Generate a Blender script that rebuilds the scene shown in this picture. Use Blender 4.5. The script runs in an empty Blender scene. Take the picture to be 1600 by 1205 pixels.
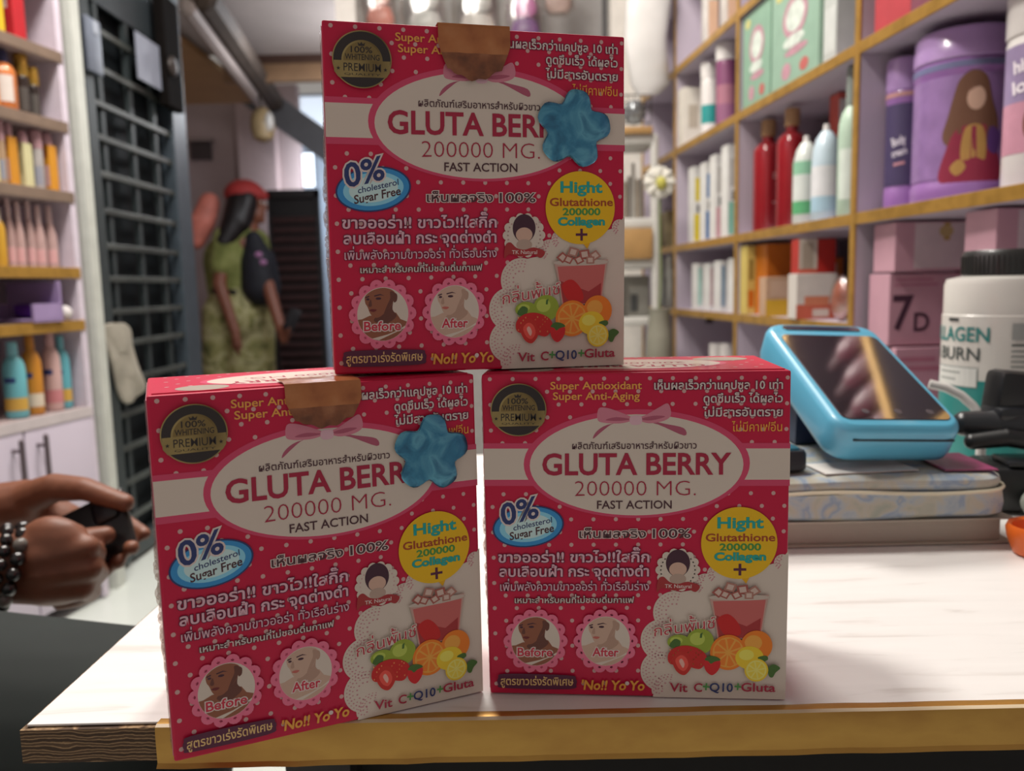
import bpy, bmesh, math, random
from mathutils import Vector, Matrix
random.seed(7)
PI = math.pi
C = bpy.context.scene.collection

# ------------------------------------------------------------------ camera, light, exposure
F, PITCH, ROLL, HC = 1278.2, .1208, -.0229, .727
TT = .53                                              # counter top height
fw = Vector((0, math.cos(PITCH), -math.sin(PITCH))); r0 = Vector((1, 0, 0)); u0 = r0.cross(fw)
RV = math.cos(ROLL)*r0 + math.sin(ROLL)*u0; UV = -math.sin(ROLL)*r0 + math.cos(ROLL)*u0
cd = bpy.data.cameras.new('camera'); cam = bpy.data.objects.new('camera', cd); C.objects.link(cam)
cd.sensor_width = 36; cd.lens = 36*F/1600; cd.clip_start = .02
cam.matrix_world = Matrix(((RV.x, UV.x, -fw.x, 0), (RV.y, UV.y, -fw.y, 0), (RV.z, UV.z, -fw.z, HC), (0, 0, 0, 1)))
cd.dof.use_dof = True; cd.dof.focus_distance = .375; cd.dof.aperture_fstop = 9.5
S = bpy.context.scene
S.camera = cam
S.view_settings.view_transform = 'Standard'; S.view_settings.look = 'None'
S.view_settings.exposure = 0.0; S.view_settings.gamma = 1
W_ = bpy.data.worlds.new('room_air'); S.world = W_; W_.use_nodes = True
W_.node_tree.nodes['Background'].inputs[0].default_value = (1, .93, .86, 1)
W_.node_tree.nodes['Background'].inputs[1].default_value = .30
def area(name, loc, size, power, col=(1, .95, .88), rot=(0, 0, 0), sy=None):
    l = bpy.data.lights.new(name, 'AREA'); l.energy = power; l.color = col; l.size = size
    if sy: l.shape = 'RECTANGLE'; l.size_y = sy
    o = bpy.data.objects.new(name, l); C.objects.link(o); o.location = loc; o.rotation_euler = rot
    return o
area('ceiling_lamp_left', (-.62, .95, 2.40), .35, 34)
area('ceiling_lamp_middle', (-.1, 1.75, 2.40), .5, 36)
area('corridor_lamp', (-.9, 4.3, 2.05), .4, 14, (.85, .92, 1))
l = bpy.data.lights.new('corridor_fill_light', 'POINT'); l.energy = 22; l.shadow_soft_size = .12; l.color = (.95, .97, 1)  # unseen point light, added to brighten the corridor and its ceiling
o = bpy.data.objects.new('corridor_fill_light', l); C.objects.link(o); o.location = (-.55, 4.5, 1.75)
area('corridor_daylight', (-1.3, 6.6, 1.7), .5, 24, (.8, .9, 1), (math.radians(70), 0, 0))

def ray(px, py): return (px-800)/F*RV - (py-602.5)/F*UV + fw
def at(px, py, y):                                    # the point at depth y seen at a place of the 1600x1205 photo
    d = ray(px, py); return Vector((0, 0, HC)) + d*(y/d.y)
def onz(px, py, z):
    d = ray(px, py); return Vector((0, 0, HC)) + d*((z-HC)/d.z)

# ------------------------------------------------------------------ materials
def lin(h):
    h = h.lstrip('#'); v = [int(h[i:i+2], 16)/255 for i in (0, 2, 4)]
    return [x/12.92 if x <= .04045 else ((x+.055)/1.055)**2.4 for x in v]
MC = {}
def M(hexc, rough=.5, metal=0.0, coat=0.0, alpha=1.0, trans=0.0, noise=.06, nscale=30, k=1.0, bump=0.0, emit=0.0):
    key = (hexc, rough, metal, coat, alpha, trans, noise, nscale, k, bump, emit)
    if key in MC: return MC[key]
    m = bpy.data.materials.new('paint_'+hexc.strip('#')); m.use_nodes = True
    nt = m.node_tree; b = nt.nodes['Principled BSDF']
    c = [min(.9, x*k) for x in lin(hexc)]
    b.inputs['Base Color'].default_value = (*c, 1)
    b.inputs['Roughness'].default_value = rough; b.inputs['Metallic'].default_value = metal
    b.inputs['Coat Weight'].default_value = coat; b.inputs['Coat Roughness'].default_value = .08
    b.inputs['Alpha'].default_value = alpha; b.inputs['Transmission Weight'].default_value = trans
    if emit:
        b.inputs['Emission Color'].default_value = (*c, 1); b.inputs['Emission Strength'].default_value = emit
    if noise or bump:
        tc = nt.nodes.new('ShaderNodeTexCoord'); n = nt.nodes.new('ShaderNodeTexNoise')
        n.inputs['Scale'].default_value = nscale; n.inputs['Detail'].default_value = 3
        nt.links.new(tc.outputs['Object'], n.inputs['Vector'])
        if noise:
            r = nt.nodes.new('ShaderNodeValToRGB')
            r.color_ramp.elements[0].position = .3; r.color_ramp.elements[1].position = .7
            r.color_ramp.elements[0].color = (*[x*(1-noise) for x in c], 1)
            r.color_ramp.elements[1].color = (*[min(.95, x*(1+noise)) for x in c], 1)
            nt.links.new(n.outputs['Fac'], r.inputs['Fac']); nt.links.new(r.outputs['Color'], b.inputs['Base Color'])
        if bump:
            bp = nt.nodes.new('ShaderNodeBump'); bp.inputs['Strength'].default_value = bump; bp.inputs['Distance'].default_value = .004
            nt.links.new(n.outputs['Fac'], bp.inputs['Height']); nt.links.new(bp.outputs['Normal'], b.inputs['Normal'])
    MC[key] = m; return m
PK = 1.6
def P(hexc):                                          # ink on the glossy, film-wrapped cartons
    m = M(hexc, .5, 0, .18, noise=0, k=PK); m.node_tree.nodes['Principled BSDF'].inputs['Specular IOR Level'].default_value = .3; return m
def pattern(name, stops, kind='noise', scale=(1, 1, 1), size=5, rough=.6, metal=0, detail=4, bump=0, dist=0, coat=0):
    m = bpy.data.materials.new(name); m.use_nodes = True; nt = m.node_tree; b = nt.nodes['Principled BSDF']
    tc = nt.nodes.new('ShaderNodeTexCoord'); mp = nt.nodes.new('ShaderNodeMapping'); mp.inputs['Scale'].default_value = scale
    nt.links.new(tc.outputs['Object'], mp.inputs['Vector'])
    n = nt.nodes.new('ShaderNodeTexNoise' if kind == 'noise' else 'ShaderNodeTexVoronoi' if kind == 'voronoi' else 'ShaderNodeTexWave')
    n.inputs['Scale'].default_value = size
    if kind == 'noise': n.inputs['Detail'].default_value = detail; n.inputs['Distortion'].default_value = dist
    if kind == 'wave': n.bands_direction = 'Z'; n.inputs['Distortion'].default_value = dist; n.inputs['Detail'].default_value = detail
    nt.links.new(mp.outputs['Vector'], n.inputs['Vector'])
    r = nt.nodes.new('ShaderNodeValToRGB'); el = r.color_ramp.elements
    while len(el) < len(stops): el.new(.5)
    for e, (p, h) in zip(el, stops): e.position = p; e.color = (*lin(h), 1)
    out = n.outputs['Color'] if kind == 'voronoi' else n.outputs['Fac']
    nt.links.new(out, r.inputs['Fac']); nt.links.new(r.outputs['Color'], b.inputs['Base Color'])
    b.inputs['Roughness'].default_value = rough; b.inputs['Metallic'].default_value = metal; b.inputs['Coat Weight'].default_value = coat
    if bump:
        bp = nt.nodes.new('ShaderNodeBump'); bp.inputs['Strength'].default_value = bump; bp.inputs['Distance'].default_value = .003
        nt.links.new(out, bp.inputs['Height']); nt.links.new(bp.outputs['Normal'], b.inputs['Normal'])
    return m
def film(name, col, gloss=.35, rough=.12):            # thin clear wrapping
    m = bpy.data.materials.new(name); m.use_nodes = True; nt = m.node_tree; nt.nodes.clear()
    o = nt.nodes.new('ShaderNodeOutputMaterial'); mx = nt.nodes.new('ShaderNodeMixShader'); mx.inputs[0].default_value = gloss
    t = nt.nodes.new('ShaderNodeBsdfTransparent'); t.inputs[0].default_value = (*lin(col), 1)
    g = nt.nodes.new('ShaderNodeBsdfGlossy'); g.inputs['Roughness'].default_value = rough
    n = nt.nodes.new('ShaderNodeTexNoise'); n.inputs['Scale'].default_value = 25; bp = nt.nodes.new('ShaderNodeBump'); bp.inputs['Strength'].default_value = .9
    nt.links.new(n.outputs['Fac'], bp.inputs['Height']); nt.links.new(bp.outputs['Normal'], g.inputs['Normal'])
    nt.links.new(t.outputs[0], mx.inputs[1]); nt.links.new(g.outputs[0], mx.inputs[2]); nt.links.new(mx.outputs[0], o.inputs[0])
    return m

# ------------------------------------------------------------------ mesh builder
class MB:
    def __init__(s): s.bm = bmesh.new(); s.mats = []; s.sm = True
    def mi(s, m):
        if m not in s.mats: s.mats.append(m)
        return s.mats.index(m)
    def _set(s, faces, m):
        i = s.mi(m)
        for f in faces: f.material_index = i
    def face(s, pts, m):
        f = s.bm.faces.new([s.bm.verts.new(p) for p in pts]); f.material_index = s.mi(m); return f
    def box(s, c, d, m, bev=0, rot=None, seg=2):
        r = bmesh.ops.create_cube(s.bm, size=1); vs = r['verts']
        for v in vs: v.co = Vector((v.co.x*d[0], v.co.y*d[1], v.co.z*d[2]))
        fs = set(f for v in vs for f in v.link_faces)
        if bev:
            es = set(e for v in vs for e in v.link_edges)
            r2 = bmesh.ops.bevel(s.bm, geom=list(es), offset=bev, segments=seg, affect='EDGES', profile=.5)
            vs = list(set(v for v in r2['verts']) | set(v for v in vs if v.is_valid)); fs = set(f for v in vs for f in v.link_faces)
        mt = Matrix.Translation(Vector(c)) @ (rot.to_4x4() if rot else Matrix())
        for v in vs: v.co = mt @ v.co
        s._set(fs, m); return s
    def lathe(s, prof, m, seg=28, c=(0, 0, 0), a0=0, a1=2*PI, sx=1, sy=1, power=2):
        full = abs(a1-a0-2*PI) < 1e-6; n = seg if full else seg+1; rings = []
        for (r, z) in prof:
            ring = []
            for k in range(n):
                a = a0+(a1-a0)*k/seg
                ca, sa = math.cos(a), math.sin(a)
                q = (abs(ca)**power+abs(sa)**power)**(-1/power) if power != 2 else 1
                ring.append(s.bm.verts.new((c[0]+r*q*ca*sx, c[1]+r*q*sa*sy, c[2]+z)))
            rings.append(ring)
        i = s.mi(m)
        for a, b in zip(rings, rings[1:]):
            for k in range(n if full else n-1):
                f = s.bm.faces.new((a[k], a[(k+1) % n], b[(k+1) % n], b[k])); f.material_index = i
        if full:
            for ring, rev in ((rings[0], True), (rings[-1], False)):
                f = s.bm.faces.new(ring[::-1] if rev else ring); f.material_index = i
        return s
    def ell(s, c, r, m, seg=16, rot=None):
        q = bmesh.ops.create_uvsphere(s.bm, u_segments=seg, v_segments=max(6, seg*2//3), radius=1)
        mt = Matrix.Translation(Vector(c)) @ (rot.to_4x4() if rot else Matrix()) @ Matrix.Diagonal((*r, 1))
        for v in q['verts']: v.co = mt @ v.co
        s._set(set(f for v in q['verts'] for f in v.link_faces), m); return s
    def limb(s, pts, rads, m, seg=12):                # tapered rounded chain
        for (p, r), (q, t) in zip(zip(pts, rads), zip(pts[1:], rads[1:])):
            p, q = Vector(p), Vector(q); d = q-p
            if d.length < 1e-6: continue
            k = bmesh.ops.create_cone(s.bm, cap_ends=True, segments=seg, radius1=r, radius2=t, depth=d.length)
            mt = Matrix.Translation((p+q)/2) @ d.to_track_quat('Z', 'Y').to_matrix().to_4x4()
            for v in k['verts']: v.co = mt @ v.co
            s._set(set(f for v in k['verts'] for f in v.link_faces), m)
        for p, r in zip(pts, rads): s.ell(p, (r, r, r), m, seg)
        return s
    def tube(s, pts, r, m, seg=10, closed=False):
        pts = [Vector(p) for p in pts]; n = len(pts); rings = []; up = None
        for i, p in enumerate(pts):
            d = (pts[(i+1) % n] if (closed or i < n-1) else p) - (pts[i-1] if (closed or i > 0) else p)
            d.normalize()
            if up is None: up = d.orthogonal().normalized()
            up = (up - d*up.dot(d)).normalized(); w = d.cross(up)
            rr = r[i] if isinstance(r, (list, tuple)) else r
            rings.append([s.bm.verts.new(p + rr*(math.cos(2*PI*k/seg)*up + math.sin(2*PI*k/seg)*w)) for k in range(seg)])
        j = s.mi(m)
        for i in range(n if closed else n-1):
            a, b = rings[i], rings[(i+1) % n]
            for k in range(seg):
                f = s.bm.faces.new((a[k], a[(k+1) % seg], b[(k+1) % seg], b[k])); f.material_index = j
        if not closed:
            for ring in (rings[0][::-1], rings[-1]):
                f = s.bm.faces.new(ring); f.material_index = j
        return s
    def prism(s, poly, z0, z1, m, mat4=None):         # outline given depth along local z
        mt = mat4 or Matrix()
        a = [s.bm.verts.new(mt @ Vector((x, y, z0))) for x, y in poly]; b = [s.bm.verts.new(mt @ Vector((x, y, z1))) for x, y in poly]
        n = len(poly); fs = [s.bm.faces.new(a[::-1]), s.bm.faces.new(b)]
        for k in range(n): fs.append(s.bm.faces.new((a[k], a[(k+1) % n], b[(k+1) % n], b[k])))
        s._set(fs, m); return s
    def build(s, name, parent=None, smooth=True, angle=40, keep=False):
        if not keep: bmesh.ops.recalc_face_normals(s.bm, faces=s.bm.faces)
        me = bpy.data.meshes.new(name); s.bm.to_mesh(me); s.bm.free()
        for m in s.mats: me.materials.append(m)
        if smooth:
            me.polygons.foreach_set('use_smooth', [True]*len(me.polygons))
            try: me.set_sharp_from_angle(angle=math.radians(angle))
            except Exception: pass
        o = bpy.data.objects.new(name, me); C.objects.link(o)
        if parent: o.parent = parent
        return o
def tag(o, label, cat, group=None, kind=None):
    o['label'] = label; o['category'] = cat
    if group: o['group'] = group
    if kind: o['kind'] = kind
    return o
def thing(name, label, cat, loc=(0, 0, 0), rz=0, group=None):
    o = bpy.data.objects.new(name, None); o.empty_display_size = .03; C.objects.link(o)
    o.location = loc; o.rotation_euler = (0, 0, rz)
    return tag(o, label, cat, group)
def struct(name, mb, parent=None, smooth=False):
    o = mb.build(name, parent, smooth=smooth)
    if not parent: o['kind'] = 'structure'
    return o

# ------------------------------------------------------------------ flat printing: shapes and letters laid on a panel
def text_verts(body, bold=0.0, res=3):
    cu = bpy.data.curves.new('letters', 'FONT'); cu.body = body; cu.size = 1; cu.resolution_u = res; cu.offset = bold
    ob = bpy.data.objects.new('letters', cu); me = bpy.data.meshes.new_from_object(ob)
    vs = [v.co.copy() for v in me.vertices]; fs = [tuple(p.vertices) for p in me.polygons]
    par = list(range(len(vs)))
    def find(i):
        while par[i] != i: par[i] = par[par[i]]; i = par[i]
        return i
    for f in fs:
        for q in f[1:]: par[find(q)] = find(f[0])
    ids = {}
    isl = [ids.setdefault(find(i), len(ids)) for i in range(len(vs))]
    bpy.data.objects.remove(ob); bpy.data.curves.remove(cu); bpy.data.meshes.remove(me)
    return vs, fs, isl
def homography(src, dst):
    A = []; B = []
    for (x, y), (u, v) in zip(src, dst):
        A.append([x, y, 1, 0, 0, 0, -u*x, -u*y]); B.append(u)
        A.append([0, 0, 0, x, y, 1, -v*x, -v*y]); B.append(v)
    n = 8; Mx = [a+[b] for a, b in zip(A, B)]
    for i in range(n):
        p = max(range(i, n), key=lambda k: abs(Mx[k][i])); Mx[i], Mx[p] = Mx[p], Mx[i]
        for k in range(n):
            if k != i:
                f = Mx[k][i]/Mx[i][i]; Mx[k] = [a-f*b for a, b in zip(Mx[k], Mx[i])]
    h = [Mx[i][n]/Mx[i][i] for i in range(n)]+[1]
    def f(x, y):
        w = h[6]*x+h[7]*y+h[8]; return ((h[0]*x+h[1]*y+h[2])/w, (h[3]*x+h[4]*y+h[5])/w)
    return f
def spline(pts, n=6):
    out = []; k = len(pts)
    for i in range(k):
        a, b, c, d = [Vector((*pts[(i+j) % k], 0)) for j in (-1, 0, 1, 2)]
        for t in range(n):
            t /= n
            q = .5*((2*b)+(c-a)*t+(2*a-5*b+4*c-d)*t*t+(3*b-a-3*c+d)*t**3); out.append((q.x, q.y))
    return out
def disc(x, y, rx, ry=None, n=40, rot=0):
    ry = rx if ry is None else ry
    c, s = math.cos(rot), math.sin(rot)
    return [(x+rx*math.cos(a)*c-ry*math.sin(a)*s, y+rx*math.cos(a)*s+ry*math.sin(a)*c) for a in (2*PI*k/n for k in range(n))]
TONE = '\u0e48\u0e49\u0e4a\u0e4b\u0e4c'; UPV = '\u0e31\u0e34\u0e35\u0e36\u0e37'
def thai_verts(body, bold=0.0, res=3):               # lift tone marks that stand above an upper vowel
    vs, fs, isl = text_verts(body, bold, res)
    def islands(s):
        v, f, k = text_verts(s, bold, res); d = {}
        for p, i in zip(v, k): d.setdefault(i, []).append(p)
        return {(round(sum(p.x for p in q)/len(q), 3), round(sum(p.y for p in q)/len(q), 3)) for q in d.values()}
    lift = set()
    for i, ch in enumerate(body):
        if i and ch in TONE and body[i-1] in UPV: lift |= islands(body[:i+1])-islands(body[:i])
    if lift:
        d = {}
        for n, i in enumerate(isl): d.setdefault(i, []).append(n)
        for q in d.values():
            c = (sum(vs[n].x for n in q)/len(q), sum(vs[n].y for n in q)/len(q))
            if any(abs(c[0]-a) < .004 and abs(c[1]-b) < .004 for a, b in lift):
                for n in q: vs[n].y += .2
    return vs, fs, isl
class Print:
    EPS = .00001
    def __init__(s, fmap=None, base=.00008, sign=-1): s.mb = MB(); s.f = fmap or (lambda x, y: (x, y)); s.base = base; s.layer = 0; s.sign = sign
    def z(s): return s.base+s.layer*s.EPS
    def poly(s, pts, m, up=True):
        s.layer += 1 if up else 0 if up is None else .25
        q = []
        for p in pts:
            u, v = s.f(*p); q.append((u, s.sign*s.z(), v))
        s.mb.face(q, m); return s
    def text(s, body, x0, y0, x1, cap, m, bold=0.0, y1=None, outline=None, ow=.05, shear=0.0, thai=False, res=3, up=True):
        # baseline from (x0,y0) to (x1,y1); cap = letter height, all in the panel's own drawing units (y down)
        y1 = y0 if y1 is None else y1
        d = Vector((x1-x0, y1-y0)); L = d.length; d.normalize(); nrm = Vector((d.y, -d.x))
        ref = .558 if thai else .682
        vs0, _, _ = text_verts(body, 0, 1)
        xa = min(v.x for v in vs0); xb = max(v.x for v in vs0)
        for (mm, bo) in ([(outline, bold+ow)] if outline else [])+[(m, bold)]:
            s.layer += 1
            vs, fs, isl = (thai_verts if thai else text_verts)(body, bo, res)
            nv = []
            for v, k in zip(vs, isl):
                a = (v.x-xa)/(xb-xa)*L; b = v.y/ref*cap
                a += b*shear
                p = Vector((x0, y0))+d*a+nrm*b
                u, w = s.f(p.x, p.y)
                nv.append(s.mb.bm.verts.new((u, s.sign*(s.z()+(k % 4)*.000002), w)))
            i = s.mb.mi(mm)
            for f in fs:
                try:
                    g = s.mb.bm.faces.new([nv[j] for j in f]); g.material_index = i
                except ValueError: pass
        return s
    def bend(s, R, step=.006):                        # wrap the print round an upright cylinder of radius R (u = arc length, axis at origin, front at -y)
        bm = s.mb.bm
        us = [v.co.x for v in bm.verts]; a = min(us); b = max(us); x = math.ceil(a/step)*step
        while x < b:
            bmesh.ops.bisect_plane(bm, geom=bm.verts[:]+bm.edges[:]+bm.faces[:], dist=1e-7, plane_co=(x, 0, 0), plane_no=(1, 0, 0)); x += step
        for v in bm.verts:
            off = -v.co.y*1.0; t = v.co.x/R; rr = R+off+.0004
            v.co = Vector((rr*math.sin(t), -rr*math.cos(t), v.co.z))
        return s
    def build(s, name, parent): return s.mb.build(name, parent, smooth=False, keep=True)
# ------------------------------------------------------------------ the setting
tile = pattern('white_floor_tile', [(.0, '#c9cfc8'), (1, '#dde2dc')], size=3, rough=.25)
mb = MB(); mb.box((-.3, 1.1, -.05), (3.0, 4.0, .1), tile); struct('floor', mb)
mb = MB(); mb.box((-.8, 5.6, -.2), (4.4, 5.0, .1), M('#8a8078', .7)); struct('floor_corridor', mb)
mb = MB(); mb.box((-.3, 1.1, 2.5), (3.0, 4.0, .1), M('#d9d3cb', .8)); struct('ceiling', mb)
mb = MB(); mb.box((-1.7, .55, 1.225), (.1, 2.9, 2.45), M('#b9adb5', .8)); struct('wall_left', mb)
mb = MB(); mb.box((-1.20, 2.39, 1.225), (.06, .78, 2.45), M('#24282b', .8)); struct('wall_behind', mb)
mb = MB()
mb.box((.25, 3.04, 1.225), (1.64, .08, 2.45), M('#9a9694', .8)); mb.box((-1.5, 3.04, 1.225), (.5, .08, 2.45), M('#8f8c8c', .8))
mb.box((-.91, 3.04, 2.27), (.7, .08, .36), M('#9a9694', .8)); struct('wall_back', mb)
mb = MB(); mb.box((-.545, 2.985, 1.02), (.07, .05, 2.04), M('#dcd6d0', .5)); struct('trim_1', mb)
mb = MB(); mb.box((-1.008, 1.985, 1.225), (.032, .04, 2.45), M('#c9ccc4', .45)); struct('trim_2', mb)
mb = MB(); mb.box((.42, 2.93, 1.225), (.12, .1, 2.45), M('#d8d3cb', .5)); struct('trim_3', mb)
mb = MB(); mb.box((.352, 2.985, 1.225), (.014, .03, 2.45), M('#3e3b3c', .5)); struct('trim_4', mb)
# corridor beyond the doorway
mauve = M('#a08c8a', .8, nscale=4)
mb = MB(); mb.box((-2.75, 6.95, 1.1), (2.1, .1, 2.6), mauve)
mb.box((-2.02, 6.85, 1.1), (.3, .1, 2.6), M('#b49c9a', .8)); struct('wall_corridor_left', mb)
mb = MB(); mb.box((-1.0, 7.55, 1.1), (2.6, .1, 2.6), M('#a3adba', .8, nscale=4)); struct('wall_corridor_end', mb)
mb = MB(); mb.box((-3.0, 5.2, 1.1), (.1, 4.2, 2.6), mauve); struct('wall_corridor_side', mb)
mb = MB(); mb.box((-.1, 5.2, 1.1), (.1, 4.2, 2.6), mauve); struct('wall_corridor_right', mb)
mb = MB(); mb.box((-1.5, 4.1, 2.16), (3.0, 2.0, .05), M('#b5aca8', .9, nscale=3)); mb.box((-1.5, 4.3, 2.13), (.01, 1.5, .02), M('#958c88', .9)); struct('ceiling_corridor', mb)
mb = MB(); mb.box((-1.1, 5.14, 2.115), (1.2, .06, .05), M('#4a3228', .6)); mb.box((-1.1, 5.16, 2.04), (1.2, .06, .10), M('#9a7a5c', .6, noise=.15, nscale=6)); struct('beam_corridor', mb)
mb = MB(); mb.box((-2.25, 5.0, 2.10), (1.0, 2.2, .04), M('#b58f62', .7, nscale=5)); struct('ceiling_soffit', mb)
a, b = at(292, 12, 3.4), at(418, 178, 6.2)
mb = MB(); mb.limb([a, b], [.035, .035], M('#a39690', .6), 8)
mb.limb([a+Vector((.05, .05, .06)), b+Vector((.05, .05, .08))], [.06, .07], M('#4d4138', .8, noise=.3), 8); struct('beam_diagonal', mb)
a, b = at(385, 140, 6.4), at(520, 236, 6.4)
mb = MB(); d = (b-a); mb.box((a+b)/2, (d.length+.2, .5, .2), M('#6b6d72', .7), rot=d.to_track_quat('X', 'Z').to_matrix()); struct('beam_sloping', mb)
for n, (x0, y0, x1, y1, e) in enumerate(((452, 240, 488, 292, 2.5), (455, 150, 520, 200, .5), (398, 180, 430, 330, .12))):
    a, b = at(x0, y1, 7.45), at(x1, y0, 7.45)
    mb = MB(); mb.box(((a.x+b.x)/2, 7.47, (a.z+b.z)/2), (b.x-a.x, .03, b.z-a.z), M('#dfe8f5', .3, noise=0, emit=e))
    mb.box(((a.x+b.x)/2, 7.485, (a.z+b.z)/2), (b.x-a.x+.06, .02, b.z-a.z+.06), M('#7c8088')); struct('window_%d' % (n+1), mb)
a, b = at(299, 250, 6.88), at(329, 222, 6.88)
mb = MB(); mb.box(((a.x+b.x)/2, 6.885, (a.z+b.z)/2), (b.x-a.x, .03, b.z-a.z), M('#3c3030', .6)); mb.box(((a.x+b.x)/2, 6.87, b.z+.02), (b.x-a.x+.05, .06, .03), M('#8d7b77')); struct('window_4', mb)
mb = MB(); mb.box((-1.28, 6.9, .95), (.07, .07, 2.2), M('#5d5c62', .6)); struct('column_corridor', mb)

# ------------------------------------------------------------------ counter
white_top = pattern('white_laminate', [(.28, '#d9d5d0'), (.40, '#ebe9e6'), (1, '#f3f1ee')], scale=(1.2, 9, 1), size=11, rough=.38, detail=6, dist=.6)
ply = pattern('raw_plywood_edge', [(.2, '#453324'), (.45, '#8a6d50'), (.62, '#a98c68'), (.85, '#5a4431')], kind='wave', scale=(.6, .6, 1), size=95, rough=.85, detail=4, dist=5)
gold = pattern('gold_edging', [(.3, '#a9793a'), (.5, '#c79a4c'), (.7, '#b4863f')], scale=(2, 2, 4), size=6, rough=.32, metal=.55, detail=5)
TX0, TX1, TY0, TY1, TH = -.231, .60, .3565, .95, .0178
t = thing('counter', 'white laminate counter top with raw plywood edge and gold strip', 'table', (0, 0, 0))
mb = MB(); mb.box(((TX0+TX1)/2, (TY0+TY1)/2, TT-TH/2-.0008), (TX1-TX0, TY1-TY0, TH-.0016), ply)
mb.box(((TX0+TX1)/2+.001, (TY0+TY1)/2+.0012, TT-.0006), (TX1-TX0-.002, TY1-TY0-.0024, .0012), white_top, .0004)
mb.build('tabletop', t, smooth=False)
mb = MB(); n = 60; prof = [(.0046, .0003), (-.0004, .0004), (-.0022, -.0004), (-.0026, -.004), (-.0024, -.0178), (-.0040, -.0196), (-.0028, -.0202), (-.0012, -.0186), (-.0008, 0)]
rings = []
for k in range(n+1):
    x = -.1675+(TX1+.1675)*k/n; w = -.0005*abs(math.sin(k*.9)+.5*math.sin(k*2.3))
    rings.append([mb.bm.verts.new((x, TY0+py+(w if i < 1 else w*.4), TT+pz+(w*.5 if 4 <= i <= 7 else 0))) for i, (py, pz) in enumerate(prof)])
gi = mb.mi(gold); wi = mb.mi(M('#d8c6a6', .5))
for A, B in zip(rings, rings[1:]):
    for i in range(len(prof)-1):
        f = mb.bm.faces.new((A[i], A[i+1], B[i+1], B[i])); f.material_index = wi if i in (1, 5) else gi
for A in (rings[0], rings[-1]): mb.bm.faces.new(A).material_index = gi
st = mb.build('edge_strip', t); st['label'] = 'gold edging strip with pale lips'
for x in (TX0+.11, TX1-.05):
    for y in (TY0+.12, TY1-.05):
        mb = MB(); mb.box((x, y, (TT-TH)/2), (.04, .04, TT-TH-.001), M('#2a2624'), .003); mb.build('leg', t)
mb = MB(); mb.box(((TX0+TX1)/2+.03, TY0+.14, TT-TH-.09), (TX1-TX0-.2, .018, .176), M('#141210', .8)); mb.build('under_shade_board', t)  # near-black board, its colour stands in for the shade under the counter

# ------------------------------------------------------------------ the three pink cartons
BW, BH, BD = .14, .1561, .0785
HD = homography([(58.5, 74), (1532, 63), (98.5, 1621.5), (1523, 1655)], [(0, BH), (BW, BH), (0, 0), (BW, 0)])
INK = {k: P(v) for k, v in dict(red='#a50c34', pinkband='#b03a58', white='#b4a79c', dot='#b08a88', maroon='#8d1c36', dark='#43282e', plum='#4a1c34',
    orange='#d18a3a', yellow='#cf9c12', pale='#bb95a0', bow='#b06a7a', bow2='#93485c', hole='#a8757a', teal='#1f8a86', green='#3f7a3a', navy='#26305c',
    blue='#2f79ad', sky='#76b0c6', ice='#a8bfc0', skin='#7b4a36', skin2='#57322a', fair='#a98c7c', fair2='#97796a', ring='#c25f79', leaf='#a03350', juice='#8c2a2c', juice2='#a85552',
    cup='#a89a90', icecube='#92655a', apple='#7d8c2c', apple2='#9aa748', fruit='#cf6a1c', fruit2='#dd8a3a', lemon='#cfa827', slice='#c9bc62', berry='#a81c1c', berry2='#c8463c',
    stem='#3c5a26', grey='#8e8378', lips='#5c1f22', lips2='#a3564e', hair='#3a1f2c', wtxt='#b9aaa6', tear='#3b5a3a').items()}
I = INK
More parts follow.
